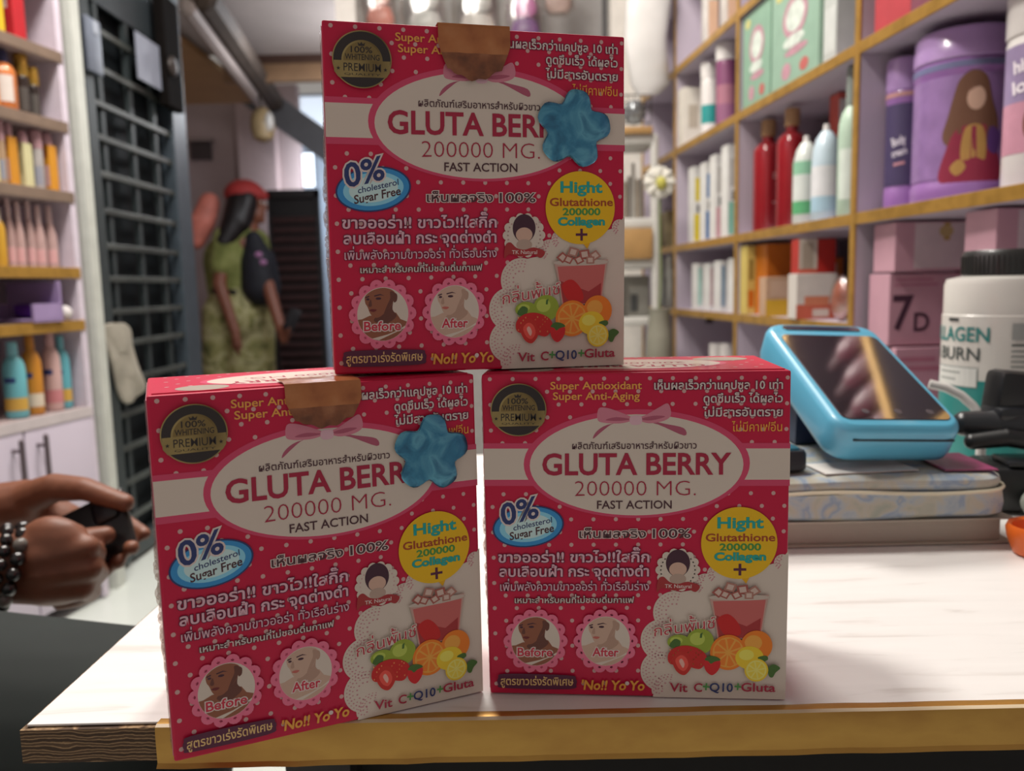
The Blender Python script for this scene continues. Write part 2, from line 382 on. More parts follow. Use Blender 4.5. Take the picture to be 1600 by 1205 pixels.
def front_print(parent):
    p = Print(HD)
    x0, x1, ya, yb = 58.5, 1530, 74, 1640
    for k in range(-1, 27):                            # polka dots
        y = 97+61.5*k
        for j in range(-1, 15):
            x = 98+109*j+(54 if k % 2 else 0)+ (y-97)*.022*(1-(x0+109*j)/900)
            u, v = HD(x, y)
            if .002 < u < BW-.001 and .002 < v < BH-.002: p.poly(disc(x, y, 10, 10, 12), I['dot'], up=None)
    p.layer += 1
    L = lambda y, s: [(59+(y-74)*.026+s, y), (1531, y+6)]
    for y0, y1, c in ((404, 610, 'pinkband'), (430, 580, 'white')):
        a, b = L(y0, 0), L(y1, 0); p.poly([a[0], a[1], b[1], b[0]], I[c])
    p.poly(disc(800, 506, 540, 262, 64), I['pinkband']); p.poly(disc(799, 512, 510, 243, 64), I['white'])
    # ribbon bow
    for c, q in (('bow2', [(775, 300), (690, 312), (640, 345), (592, 385), (606, 352), (660, 318)]), ('bow2', [(815, 300), (900, 318), (1025, 372), (1023, 336), (930, 314), (860, 300)]),
                 ('bow', [(778, 298), (720, 312), (640, 308), (612, 292), (618, 240), (660, 238), (730, 262), (778, 284)]), ('bow', [(812, 298), (860, 312), (930, 300), (962, 272), (948, 218), (905, 236), (850, 268), (812, 284)]),
                 ('bow2', [(770, 292), (715, 300), (650, 296), (700, 282)]), ('bow2', [(815, 292), (870, 298), (935, 280), (880, 276)]), ('pale', [(770, 280), (818, 276), (822, 312), (790, 320), (768, 312)])):
        p.poly(spline(q, 4), I[c])
    # big lace doily panel, lower right
    p.poly([(1000, 1130), (1070, 1118), (1110, 1080), (1150, 1040), (1250, 1010), (1420, 1000), (1480, 985), (1529, 930), (1523, 1654), (884, 1640)], I['white'])
    sc = [(985, 1225, 102), (925, 1360, 101), (925, 1510, 101), (958, 1600, 80), (1130, 1090, 52), (1185, 1040, 45), (1500, 985, 40)]
    for i, (x, y, r) in enumerate(sc):
        if i == 3:
            p.poly([q for q in disc(x, y, r, r, 40) if q[1] < 1634], I['white'], up=False)
        elif i == 6: p.poly([q for q in disc(x, y, r, r, 40) if q[0] < 1527], I['white'], up=False)
        else: p.poly(disc(x, y, r, r, 40), I['white'], up=False)
        p.layer += 1
    for i, (x, y, r) in enumerate(sc):
        for q, hr in ((.88, 3.6), (.74, 4.6), (.60, 3.8), (.40, 5)):
            n = max(4, int(r*q*2*PI*.58/(17 if q > .6 else 20)))
            for k in range(n):
                a = PI*.42+PI*1.16*k/n if i < 4 else PI*.7+PI*.9*k/n
                xx, yy = x+r*q*math.cos(a), y-r*q*math.sin(a) if i < 4 else y+r*q*math.sin(a)
                if yy < 1625 and xx < 1515: p.poly(disc(xx, yy, hr, hr*.8, 6), I['hole'], up=None)
    p.layer += 1
    # text in the oval
    p.text('ผลิตภัณฑ์เสริมอาหารสำหรับผิวขาว', 492, 434, 1085, 25, I['dark'], .012, thai=True, res=2)
    p.text('GLUTA BERRY', 352, 557, 1245, 99, I['maroon'], .022, up=False)
    p.text('200000 MG.', 503, 660, 1085, 72, I['maroon'], -.018, up=False)
    p.text('FAST ACTION', 612, 722, 968, 38, I['dark'], .012, up=False)
    # headline text
    p.text('Super Antioxidant', 388, 147, 822, 35, I['orange'], .012, outline=I['leaf'], ow=.02)
    p.text('Super Anti-Aging', 400, 197, 812, 35, I['orange'], .012, outline=I['leaf'], ow=.02, up=False)
    for s, xa, y in (('เห็นผลเร็วกว่าแคปซูล 10 เท่า', 882, 150), ('ดูดซึมเร็ว ได้ผลไว', 1117, 214), ('ไม่มีสารอันตราย', 1115, 280)):
        p.text(s, xa, y, 1491, 31, I['wtxt'], .016, thai=True, outline=I['plum'], ow=.045, res=2)
    p.text('ไม่มีคาเฟอีน', 1252, 352, 1490, 33, I['orange'], .008, thai=True, up=False, res=2)
    # sugar free badge
    for k, (rx, ry, c) in enumerate(((172, 100, 'navy'), (164, 93, 'blue'), (138, 74, 'sky'), (112, 58, 'ice'))): p.poly(disc(282, 806, rx, ry, 40, -.12), I[c])
    p.text('0%', 160, 800, 332, 100, I['navy'], .02, y1=760, outline=I['wtxt'], ow=.05, shear=.1)
    p.text('cholesterol', 212, 826, 396, 26, I['navy'], .012, y1=786, shear=.15)
    p.text('Sugar Free', 195, 872, 405, 36, I['dark'], .02, y1=830, shear=.15)
    p.text('เห็นผลจริง', 528, 862, 845, 32, I['dark'], .016, thai=True, outline=I['wtxt'], ow=.055, res=2)
    p.text('100%', 880, 863, 1058, 42, I['dark'], .014, outline=I['wtxt'], ow=.05)
    for s, a, b, y, h, bo in (('ขาวออร่า!! ขาวไว!!ใสกิ๊ก', 140, 862, 979, 38, .02), ('ลบเลือนฝ้า กระ จุดด่างดำ', 145, 860, 1048, 38, .02), ('เพิ่มพลังความขาวออร่า ทั่วเรือนร่าง', 148, 862, 1117, 31, .005)):
        p.text(s, a, y, b, h, I['pale'], bo, thai=True, outline=I['plum'], ow=.04, y1=y, res=2)
    p.text('เหมาะสำหรับคนที่ไม่ชอบดื่มกาแฟ', 218, 1177, 790, 22, I['wtxt'], .01, thai=True, outline=I['dark'], ow=.06, res=2)
    # yellow balloon
    p.poly([(1300, 1055), (1345, 1050), (1327, 1086)], P('#c08f10')); p.poly(disc(1292, 889, 182, 174, 56), I['yellow'])
    p.text('Hight', 1190, 816, 1405, 50, I['teal'], .022, outline=I['green'], ow=.014)
    p.text('Glutathione', 1133, 880, 1462, 36, P('#8a3a1c'), .024)
    p.text('200000', 1200, 924, 1395, 32, I['green'], .03)
    p.text('Collagen', 1176, 972, 1418, 36, I['teal'], .03, outline=I['green'], ow=.02)
    p.poly([(1266, 1011), (1327, 1011), (1327, 1023), (1266, 1023)], I['plum'], up=False); p.poly([(1290, 989), (1303, 989), (1303, 1046), (1290, 1046)], I['plum'])
    # round lace badge with its banner
    for k in range(14): p.poly(disc(1000+86*math.cos(k*PI/7), 1018+84*math.sin(k*PI/7), 22, 22, 12), I['white'], up=False)
    p.layer += 1; p.poly(disc(1000, 1018, 88, 86, 40), I['white'])
    for k in range(26): p.poly(disc(1000+82*math.cos(k*PI/13), 1018+80*math.sin(k*PI/13), 4, 4, 6), I['hole'], up=None)
    p.layer += 1
    p.poly(disc(1000, 985, 58, 66, 32), I['hair']); p.poly(disc(1000, 1015, 42, 34, 28), P('#b09080')); p.poly(disc(1000, 1062, 40, 26, 24), P('#9b8579'))
    p.poly(spline([(905, 1065), (930, 1050), (960, 1075), (1000, 1085), (1050, 1075), (1105, 1095), (1085, 1125), (1040, 1108), (985, 1118), (925, 1105), (900, 1125)], 4), I['juice'])
    p.text('TK Natural', 938, 1104, 1065, 17, I['wtxt'], .01, y1=1106, res=2)
    # before / after portraits in scalloped rings
    for cx, cy, sk, sk2, lp, w, xs in ((318, 1362, 'skin', 'skin2', 'lips', 'Before', (232, 398)), (655, 1362, 'fair', 'fair2', 'lips2', 'After', (593, 716))):
        for k in range(14): p.poly(disc(cx+124*math.cos(k*PI/7), cy+126*math.sin(k*PI/7), 31, 31, 14), I['ring'], up=False)
        p.layer += 1; p.poly(disc(cx, cy, 130, 132, 40), I['ring'])
        for k in range(14):
            a = k*PI/7; ux, uy = math.cos(a), math.sin(a)
            for t2, ln in ((-.7, 11), (0, 13), (.7, 11)):
                bx, by = cx+124*ux, cy+126*uy; dx, dy = math.cos(a+t2), math.sin(a+t2)
                p.poly([(bx, by), (bx+dx*ln*.6-dy*3.5, by+dy*ln*.6+dx*3.5), (bx+dx*ln, by+dy*ln), (bx+dx*ln*.6+dy*3.5, by+dy*ln*.6-dx*3.5)], I['leaf'], up=None)
        p.layer += 1; p.poly(disc(cx, cy, 117, 120, 44), I['white'])
        o = lambda q: [(cx+x, cy+y) for x, y in q]
        arc = [(cx+116*math.cos(a), cy+119*math.sin(a)) for a in [.32+k*(PI-.5)/16 for k in range(17)]]
        p.poly(arc+o([(-96, 20), (-60, 5), (-15, 5), (20, 0), (60, -5), (80, 25)]), I[sk])
        p.poly(o([(-52, 118-10), (-20, 116), (100, 66), (104, 54), (70, 74), (20, 92)]), I['white'])
        p.poly(spline(o([(-14, -5), (45, -70), (44, -20), (62, 12), (10, 45), (-42, 28)]), 4), I[sk2])
        p.poly(spline(o([(-80, -82), (-46, -107), (0, -117), (40, -108), (58, -88), (50, -58), (30, -26), (0, 2), (-24, 15), (-46, 10), (-60, -8), (-70, -34), (-80, -52)]), 5), I[sk])
        p.poly(spline(o([(52, -92), (66, -84), (64, -58), (50, -52)]), 4), I[sk2])
        p.poly(spline(o([(34, -100), (54, -92), (48, -58), (26, -22), (4, 0), (20, -40), (34, -70)]), 4), I[sk2])
        p.poly(spline(o([(-62, -56), (-54, -66), (-50, -40), (-58, -34), (-66, -40)]), 4), I[sk2])
        p.poly(o([(-40, -84), (-12, -90), (8, -82), (-12, -85), (-38, -79)]), I['hair'], up=False); p.poly(disc(cx-20, cy-70, 13, 5.5, 14), I['hair'], up=False); p.poly(disc(cx-68, cy-68, 8, 5, 14), I['hair'], up=False); p.poly(o([(-80, -78), (-62, -84), (-60, -79), (-78, -73)]), I['hair'], up=False)
        p.poly(spline([(cx-62, cy-18), (cx-50, cy-24), (cx-28, cy-20), (cx-42, cy-11)], 4), I[lp])
        p.text(w, xs[0], cy+72, xs[1], 40, P('#a8283c'), .02, y1=cy+74, outline=I['wtxt'], ow=.07)
    # bottom line
    pill = [(175, 1520), (475, 1528), (512, 1545), (515, 1572), (480, 1596), (170, 1590), (138, 1572), (138, 1540)]
    p.poly(spline(pill, 4), I['plum'])
    p.text('สูตรขาวเร่งรัดพิเศษ', 150, 1574, 500, 30, P('#c0a06a'), .012, y1=1578, thai=True, res=2)
    p.text("'No!! Yo Yo", 538, 1597, 840, 44, I['orange'], .022, y1=1602, outline=P('#a05a14'), ow=.016, shear=.12)
    p.poly(disc(760, 1568, 10, 10, 12), I['wtxt'])
    for s, a, b, c in (('Vit', 965, 1048, 'maroon'), ('C', 1080, 1118, 'maroon'), ('+', 1122, 1152, 'green'), ('Q10', 1156, 1266, 'navy'), ('+', 1274, 1304, 'green'), ('Gluta', 1308, 1470, 'maroon')):
        p.text(s, a, 1607, b, 40 if s != '+' else 46, I[c], .018, y1=1610, up=False)
    p.layer += 1
    # iced drink and fruit
    p.poly([(1150, 1145), (1435, 1138), (1412, 1260), (1402, 1350), (1190, 1350), (1178, 1260)], P('#a5837a'))
    p.poly([(1168, 1168), (1420, 1162), (1402, 1290), (1394, 1345), (1196, 1350), (1184, 1270)], I['juice2']); p.poly([(1180, 1235), (1330, 1290), (1398, 1250), (1392, 1345), (1200, 1350)], I['juice'])
    p.poly(spline([(1190, 1260), (1240, 1230), (1290, 1275), (1300, 1330), (1230, 1335)], 4), I['berry'])
    p.poly(disc(1292, 1150, 148, 15, 36), I['cup'])
    for k, (x, y, r) in enumerate(((1195, 1125, 34), (1250, 1100, 36), (1310, 1112, 38), (1365, 1118, 34), (1225, 1135, 30), (1340, 1140, 30), (1280, 1138, 30))):
        a = k*1.1; q = [(x+r*math.cos(a+j*PI/2), y+r*.8*math.sin(a+j*PI/2)) for j in range(4)]
        p.poly(q, I['icecube'] if k % 2 else P('#8b4a42')); q = [(x+r*.6*math.cos(a+j*PI/2), y+r*.5*math.sin(a+j*PI/2)) for j in range(4)]; p.poly(q, P('#b09a90'))
    p.text('กลิ่นพั้นช์', 888, 1338, 1182, 40, P('#9c2436'), -.002, y1=1296, thai=True, outline=I['white'], ow=.05, shear=.1)
    for x, y, rx, ry, c, c2 in ((1005, 1365, 54, 36, 'apple', 'apple2'), (1108, 1362, 66, 62, 'apple', 'apple2'), (1378, 1384, 76, 74, 'fruit', 'fruit2')):
        p.poly(disc(x, y, rx, ry, 32), I[c]); p.poly(disc(x-rx*.2, y-ry*.2, rx*.55, ry*.5, 24), I[c2])
    p.poly(spline([(960, 1385), (985, 1350), (1015, 1362), (1000, 1395)], 3), I['stem']); p.poly([(1108, 1325), (1120, 1318), (1116, 1345), (1106, 1345)], I['stem'])
    p.poly(disc(1243, 1416, 87, 86, 40), I['fruit']); p.poly(disc(1243, 1416, 75, 74, 40), I['fruit2'])
    for k in range(9):
        a = k*2*PI/9; p.poly([(1243+12*math.cos(a), 1416+12*math.sin(a)), (1243+66*math.cos(a-.28), 1416+66*math.sin(a-.28)), (1243+70*math.cos(a), 1416+70*math.sin(a)), (1243+66*math.cos(a+.28), 1416+66*math.sin(a+.28))], P('#cf6c22'), up=False)
    p.layer += 1; p.poly(disc(1345, 1442, 68, 56, 32), I['lemon']); p.poly(disc(1330, 1428, 36, 26, 24), P('#d8bb50'))
    p.poly(spline([(1385, 1440), (1425, 1432), (1432, 1452), (1400, 1462)], 4), I['stem']); p.poly(spline([(1435, 1490), (1462, 1474), (1492, 1492), (1470, 1515), (1456, 1538), (1438, 1530)], 4), I['stem'])
    p.poly(disc(1378, 1502, 57, 56, 36), I['lemon']); p.poly(disc(1378, 1502, 49, 48, 36), I['slice'])
    for k in range(8):
        a = k*PI/4+.2; p.poly([(1378+8*math.cos(a), 1502+8*math.sin(a)), (1378+42*math.cos(a-.3), 1502+42*math.sin(a-.3)), (1378+42*math.cos(a+.3), 1502+42*math.sin(a+.3))], P('#c9b23e'), up=False)
    p.layer += 1
    p.poly(spline([(955, 1425), (990, 1390), (1050, 1382), (1110, 1402), (1140, 1440), (1110, 1495), (1040, 1480), (965, 1470)], 5), I['berry'])
    for k in range(26):
        p.poly(disc(965+(k*37) % 160, 1402+(k*23) % 80, 3.5, 4.5, 6), P('#cf8a52'), up=None)
    p.layer += 1
    p.poly(spline([(975, 1450), (1010, 1408), (1050, 1425), (1068, 1480), (1035, 1525), (995, 1505)], 5), P('#a8241e')); p.poly(spline([(990, 1452), (1015, 1428), (1042, 1442), (1052, 1478), (1032, 1505), (1004, 1490)], 5), I['berry2']); p.poly(spline([(1008, 1458), (1020, 1445), (1034, 1470), (1026, 1490)], 4), P('#d5958a'))
    p.poly(spline([(1130, 1455), (1168, 1440), (1204, 1458), (1198, 1498), (1166, 1526), (1134, 1500)], 5), P('#b01a20')); p.poly(spline([(1130, 1450), (1150, 1432), (1185, 1436), (1206, 1452), (1178, 1460), (1160, 1470), (1148, 1458)], 4), I['stem'])
    return p.build('front_print', parent)
def gold_seal(parent):
    p = Print(HD, base=.0018)
    gl = pattern('seal_gold_foil', [(.3, '#6e5a38'), (.55, '#b09a66'), (.75, '#8a7448')], size=30, rough=.28, metal=.7, detail=2); dk = M('#2e2322', .35, .3, .3, noise=.2)
    x, y = 236, 242
    p.poly(disc(x, y, 133, 126, 64), gl); p.poly(disc(x, y, 128, 121, 64), dk)
    p.poly([q for q in disc(x, y+6, 92, 90, 64) if q[1] < 320], gl); p.poly([q for q in disc(x, y+6, 84, 82, 64) if q[1] < 320], M('#8a7448', .3, .6, noise=.1))
    p.poly([(110, 250), (362, 246), (360, 296), (345, 318), (130, 322), (112, 298)], gl)
    p.text('100%', 186, 213, 281, 26, dk, .015); p.text('WHITENING', 160, 244, 314, 24, dk, .015, up=False); p.text('PREMIUM', 153, 294, 320, 34, dk, .004, up=False)
    p.text('QUALITY', 156, 312, 318, 9, dk, .0, res=2, up=False)
    p.poly([(220, 184), (216, 168), (226, 176), (233, 166), (240, 176), (250, 168), (246, 184)], dk, up=False)
    for sx in (130, 340):
        p.poly([(sx+(10 if k % 2 == 0 else 4)*math.sin(k*PI/5), 284-(10 if k % 2 == 0 else 4)*math.cos(k*PI/5)) for k in range(10)], dk, up=False)
    return p.build('gold_seal_sticker', parent)
def top_print(parent):
    p = Print(lambda x, y: (x, y))
    white, red = I['white'], I['maroon']
    p.poly(disc(.070, .040, .048, .026, 40), I['pinkband']); p.poly(disc(.070, .040, .045, .0235, 40), white)
    for k in range(14):
        for j in range(7):
            x, y = .008+.0096*k+(.0048 if j % 2 else 0), .006+.0112*j
            if ((x-.07)/.05)**2+((y-.04)/.028)**2 > 1.1 and x < .137: p.poly(disc(x, y, .0011, .0011, 8), I['dot'], up=None)
    p.poly(disc(.022, .018, .011, .010, 24), I['grey'], up=False); p.poly(disc(.118, .060, .014, .010, 24), I['grey'])
    p.text('GLUTA BERRY', .106, .034, .034, -.010, red, .02, res=2)
    p.text('200000 MG.', .098, .047, .042, -.007, red, 0, res=2, up=False)
    for v in p.mb.bm.verts: v.co = Vector((v.co.x, v.co.z, BH-v.co.y))
    return p.build('top_print', parent)
carton_red = P('#a50c34'); carton_side = P('#b07a84')
def carton_body(parent):
    mb = MB(); mb.box((BW/2, BD/2, BH/2), (BW, BD, BH), carton_red, .0009)
    mb.box((-.0001, BD/2, BH/2), (.0006, BD-.004, BH-.004), carton_side)
    # folded flap edge along the top
    mb.box((BW*.5, .004, BH+.0002), (BW-.004, .0012, .0006), carton_red)
    return mb.build('carton', parent, smooth=False)
clear = film('clear_film', '#f4efec', .22, .1)
def film_seam(parent):
    mb = MB(); rnd = random.Random(3)
    for side in (0,):
        n = 60
        for k in range(n):
            z = .004+(BH-.008)*k/(n-1); w = (.0003+rnd.random()*.0009)*(.3+1.3*max(0, math.sin(z*38-1.2)))
            if side and k % 3: continue
            mb.ell((-.0008 if not side else BW+.0003, .006+rnd.random()*.004 if not side else .012, z), (w if not side else .0006, .003, .0014+rnd.random()*.0016), clear, 8)
    return mb.build('film_seam', parent)
def star_sticker(parent, cx, cz, rot, r=.0165):
    mb = MB(); foil = MC.get('star') or pattern('blue_holographic_foil', [(.25, '#184a70'), (.45, '#3a83a6'), (.6, '#62a8c2'), (.75, '#2a6a90')], size=60, rough=.25, metal=.65, detail=5, bump=.25, dist=1.5, coat=.5); MC['star'] = foil
    out = []
    for k in range(60):
        a = 2*PI*k/60; rr = r*(1+.165*math.cos(5*a)-.045*math.cos(10*a)); out.append((rr*math.sin(a+rot), rr*math.cos(a+rot)))
    fr = mb.bm.verts.new((cx, -.0030, cz)); loops = []
    for s, d in ((1, .0018), (.95, .0026), (.7, .0029), (.35, .0030)):
        loops.append([mb.bm.verts.new((cx+x*s, -d, cz+z*s)) for x, z in out])
    i = mb.mi(foil)
    for A, B in zip(loops, loops[1:]):
        for k in range(60): mb.bm.faces.new((A[k], A[(k+1) % 60], B[(k+1) % 60], B[k])).material_index = i
    for k in range(60): mb.bm.faces.new((loops[-1][k], loops[-1][(k+1) % 60], fr)).material_index = i
    o = mb.build('star_sticker', parent); o['label'] = 'shiny blue star sticker'; return o
def tape_seal(parent, x0, x1, zl):
    mb = MB(); m = MC.get('tape') or pattern('copper_seal_tape', [(.3, '#a05a2e'), (.5, '#b8703e'), (.7, '#c58250')], scale=(1, 1, 1), size=70, rough=.32, metal=.35, bump=.3, detail=3, coat=.4); MC['tape'] = m
    n = 14; cols = []
    for k in range(n+1):
        t = k/n; x = x0+(x1-x0)*t; end = zl*(.80+.2*math.sin(t*PI)+.03*math.sin(t*19)); pull = (t-.5)*.45
        col = [(x, .022, BH+.0012), (x, .004, BH+.0016), (x, -.0012, BH+.0012), (x, -.0022, BH-.001)]
        for j in range(1, 7):
            s = j/6; col.append((x-pull*(x1-x0)*max(0, s-.35)*1.1, -.0022-.0004*math.sin(t*17+s*8), BH-.001-(zl-.001)*s*(.95 if s < 1 else end/zl)))
        cols.append([mb.bm.verts.new(q) for q in col])
    m2 = MC.get('tape2') or pattern('copper_seal_fragment', [(.3, '#5e3420'), (.5, '#8a5030'), (.7, '#a86c48')], size=90, rough=.35, metal=.3, bump=.5, coat=.3); MC['tape2'] = m2
    i = mb.mi(m); i2 = mb.mi(m2)
    for A, B in zip(cols, cols[1:]):
        for k in range(len(A)-1): mb.bm.faces.new((A[k], A[k+1], B[k+1], B[k])).material_index = i if k < 6 else i2
    o = mb.build('tape_seal', parent); o['label'] = 'copper coloured sealing tape'; return o
GB = 'shrink-wrapped pink cartons stacked on the counter'
boxR = thing('supplement_carton', 'pink polka-dot supplement carton without star sticker, lower right of the stack', 'box', (-.0140, .3772, TT+.0006), -.0895, GB)
parts = [carton_body(boxR), front_print(boxR), gold_seal(boxR), top_print(boxR), film_seam(boxR)]
def copy_box(label, loc, rz):
    r = boxR.copy(); C.objects.link(r); r.location = loc; r.rotation_euler = (0, 0, rz); r['label'] = label
    for ch in parts:
        c = ch.copy(); C.objects.link(c); c.parent = r
    return r
boxL = copy_box('pink polka-dot carton with dark blue star, turned and overhanging the counter edge', (-.1462, .3241, TT+.0006), .4074)
boxT = copy_box('pink polka-dot carton with pale blue star, standing on top of the other two', (-.0812, .3738, TT+BH+.0024), .2166)
boxT.rotation_euler = (0, .0106, .2166)
star_sticker(boxL, .1174, .1212, .12, .0160); star_sticker(boxT, .1141, .1125, .16, .0163)
tape_seal(boxL, .0536, .0862, .0185); tape_seal(boxT, .0508, .0839, .0235)
# ------------------------------------------------------------------ right wall of cubby shelves
lilac = M('#b9aebb', .55, noise=.03, nscale=8); gold_trim = pattern('gold_tape', [(.35, '#ad843c'), (.55, '#c49748'), (.75, '#b3883f')], size=25, rough=.35, metal=.5, scale=(1, 1, 1))
RO = Vector((.5824, 1.4, 0)); RA = math.atan2(.0886, .996)
rx, ry = Vector((math.cos(RA), math.sin(RA), 0)), Vector((-math.sin(RA), math.cos(RA), 0))
DIV = [-1.09, -.545, 0, .545, 1.043, 1.42]; BRD = [.40, .65, .835, 1.11, 1.335, 1.60, 1.85]; SD = .25
mb = MB(); mb.box((.965, 1.1, 1.225), (.1, 3.6, 2.45), M('#bdb2bd', .8), rot=Matrix.Rotation(RA, 3, 'Z')); struct('wall_right', mb)
sh = thing('cubby_shelving', 'tall lilac cubby shelving with gold edging along the right wall', 'shelf', RO, RA)
mb = MB(); mb.box((SD+.006, .163, 1.1), (.01, 2.54, 1.9), lilac); mb.build('back_panel', sh, smooth=False)
def trimmed(c, d, name, edge_d):
    mb = MB(); mb.box(c, d, lilac); o = mb.build(name, sh, smooth=False)
    mb = MB(); mb.box((-.0015, c[1], c[2]), edge_d, gold_trim, .001); mb.build('gold_edge', o, smooth=False)
for y in DIV:
    z0 = .0 if y > -1 else .9
    trimmed((SD/2, y, (z0+2.1)/2), (SD, .016, 2.1-z0), 'divider', (.004, .017, 2.1-z0))
for a, b in zip(DIV, DIV[1:]):
    for z in BRD:
        if (b <= 0.01 and z == .65) or (a < -1 and z < 1.1): continue
        trimmed((SD/2, (a+b)/2, z-.009), (SD-.002, b-a-.018, .018), 'shelf_board', (.004, b-a-.018, .019))
        if (a, z) in ((-.545, 1.11), (.545, .65)):
            mb = MB(); mb.box((.10, b-.014, z-.03), (.02, .012, .03), M('#3a2620', .5), .002); mb.build('bracket', sh)
def wall_spot(px, d, O, n):                          # the point d behind a shelf front (plane through O, normal n into the shelf)
    q = ray(px, 420); q = Vector((q.x/q.y, 1, 0)); t = (n.dot(O)+d)/n.dot(q); return q*t
def rspot(px, d): return wall_spot(px, d, RO, rx)
def fit(p, hd, end=None):                                      # keep a piece inside its cubby, hd = half its depth along the wall
    l = (Vector((p.x, p.y, 0))-RO).dot(ry)
    for a, b in zip(DIV, DIV[1:]):
        if (abs(b-end) < .01 if end else a <= l < b): return p+ry*(min(max(l, a+.01+hd), b-.01-hd)-l)
    return p
def hz(py, y): return at(800, py, y).z
def zat(px, py, y): return at(px, py, y).z
# ---- goods: shaped pieces with their parts
def bottle(name, label, cat, loc, rz, h, r, body, cap, lab=None, group=None, kind='shampoo', cap_h=.2, lab_z=(.15, .6), sq=1.0, lab_cols=None, power=2):
    t = thing(name, label, cat, loc, rz, group); bh = h*(1-cap_h)
    if kind == 'shampoo': pr = [(r*.9, 0), (r, .006), (r, bh*.72), (r*.93, bh*.84), (r*.72, bh*.93), (r*.42, bh*.985), (r*.36, bh)]
    elif kind == 'wide': pr = [(r*.94, 0), (r, .004), (r, bh*.93), (r*.97, bh*.97), (r*.86, bh)]
    elif kind == 'dome': pr = [(r*.92, 0), (r, .005), (r, bh*.62), (r*.93, bh*.78), (r*.74, bh*.9), (r*.4, bh*.98), (r*.2, bh)]
    elif kind == 'slope': pr = [(r*.95, 0), (r, .005), (r*1.0, bh*.5), (r*.9, bh*.72), (r*.6, bh*.92), (r*.4, bh)]
    MB().lathe(pr, body, 28, sy=sq, power=power).build('body', t)
    ch = h*cap_h
    if kind == 'wide': cp = [(r*1.0, bh*.985), (r*1.02, bh+.003), (r*1.02, h*.985), (r*.96, h)]
    elif kind == 'dome': cp = [(r*.25, bh*.97), (r*.25, h*.97), (r*.2, h)]
    else: cp = [(r*.46, bh*.99), (r*.48, bh+.002), (r*.46, h*.98), (r*.38, h)]
    MB().lathe(cp, cap, 20, sy=sq).build('cap', t)
    if lab:
        n = len(lab_cols) if lab_cols else 1; z0, z1 = lab_z[0]*bh, lab_z[1]*bh; mb = MB()
        for k in range(n):
            a, b = z0+(z1-z0)*k/n, z0+(z1-z0)*(k+1)/n
            mb.lathe([(r*1.012, a), (r*1.012, b)], lab_cols[k] if lab_cols else lab, 28, a0=-PI*.97, a1=-PI*.03, sy=sq)
        mb.build('label', t)
    return t
def carton(name, label, cat, loc, rz, d, m, patches=(), group=None, side=1, near=(), lean=0):
    # a printed card box; patches (u0,v0,u1,v1,material) on its aisle face, near = the same on the face toward the counter
    mb = MB(); mb.box((0, 0, d[2]/2), d, m, .0012)
    for i, (u0, v0, u1, v1, mm) in enumerate(patches):
        x = -side*(d[0]/2+.0003+.00012*i); ya, yb = d[1]*(u0-.5), d[1]*(u1-.5)
        mb.face([(x, ya, d[2]*v0), (x, yb, d[2]*v0), (x, yb, d[2]*v1), (x, ya, d[2]*v1)], mm)
    for i, (u0, v0, u1, v1, mm) in enumerate(near):
        y = -(d[1]/2+.0003+.00012*i); xa, xb = d[0]*(u0-.5), d[0]*(u1-.5)
        mb.face([(xa, y, d[2]*v0), (xb, y, d[2]*v0), (xb, y, d[2]*v1), (xa, y, d[2]*v1)], mm)
    o = mb.build(name, None, smooth=False); o.location = loc; o.rotation_euler = (0, lean, rz); return tag(o, label, cat, group)
def rput(px0, px1, top, zb, d=.05, k=1.0, hd=.029, end=None):           # position, width and height of a piece on the right shelves
    p = fit(rspot((px0+px1)/2, d), hd, end); w = (px1-px0)*p.y/F*k; h = zat((px0+px1)/2, top, p.y)-zb
    h = min(h, min(z for z in BRD+[9] if z > zb+.01)-.021-zb)
    p.z = zb+.0006; return p, w, h
# big purple jars and the white jar in the nearest cubby
violet, violet_d, violet_l = M('#9a6fae', .3, coat=.4, noise=.02), M('#4b4263', .35, noise=.05), M('#ac8cc0', .3, coat=.4, noise=.02)
p, w, h = rput(1372, 1428, 95, .835, .062); r = w/2
t = thing('slim_tub', 'slim purple tub with dark label, left of the larger purple tub', 'jar', p, -math.atan2(p.x, p.y))
MB().lathe([(r*.94, 0), (r, .004), (r, h*.13), (r*.97, h*.14), (r*.97, h*.72), (r, h*.73), (r, h*.78), (r*.95, h*.79)], violet, 36).build('body', t)
MB().lathe([(r*1.0, h*.79), (r*1.01, h*.80), (r*1.01, h*.97), (r*.95, h)], violet_l, 36).build('lid', t)
MB().lathe([(r*.99, h*.16), (r*.99, h*.70)], violet_d, 36, a0=-PI, a1=0).build('label', t)
MB().lathe([(r*1.015, h*.745), (r*1.015, h*.775)], M('#b98a86', .4), 36).build('band', t)
pr = Print(base=.0003)
pr.text('Body', -.018, -h*.42, .002, h*.055, M('#d8d2dc', .5), .03, y1=-h*.44); pr.text('cream', -.018, -h*.35, .004, h*.045, M('#d8d2dc', .5), .03, y1=-h*.37); pr.poly([(-.016, -h*.29), (.001, -h*.30), (.001, -h*.32), (-.016, -h*.31)], M('#c08a92', .5))
for v in pr.mb.bm.verts: v.co.z *= -1
pr.bend(r*.995).build('lettering', t)
p, w, h = rput(1425, 1566, 56, .835, .085); r = w/2
t = thing('large_tub', 'big purple tub showing a long-haired figure in crimson', 'jar', p, -math.atan2(p.x, p.y)+.16)
MB().lathe([(r*.96, 0), (r, .004), (r, h*.10), (r*.97, h*.115), (r*.97, h*.74), (r, h*.755), (r, h*.80), (r*.95, h*.815)], violet, 48).build('body', t)
MB().lathe([(r*.98, h*.815), (r*1.01, h*.825), (r*1.01, h*.90), (r*.985, h*.91), (r*.985, h*.97), (r*.93, h*.995), (r*.8, h)], violet_l, 48).build('lid', t)
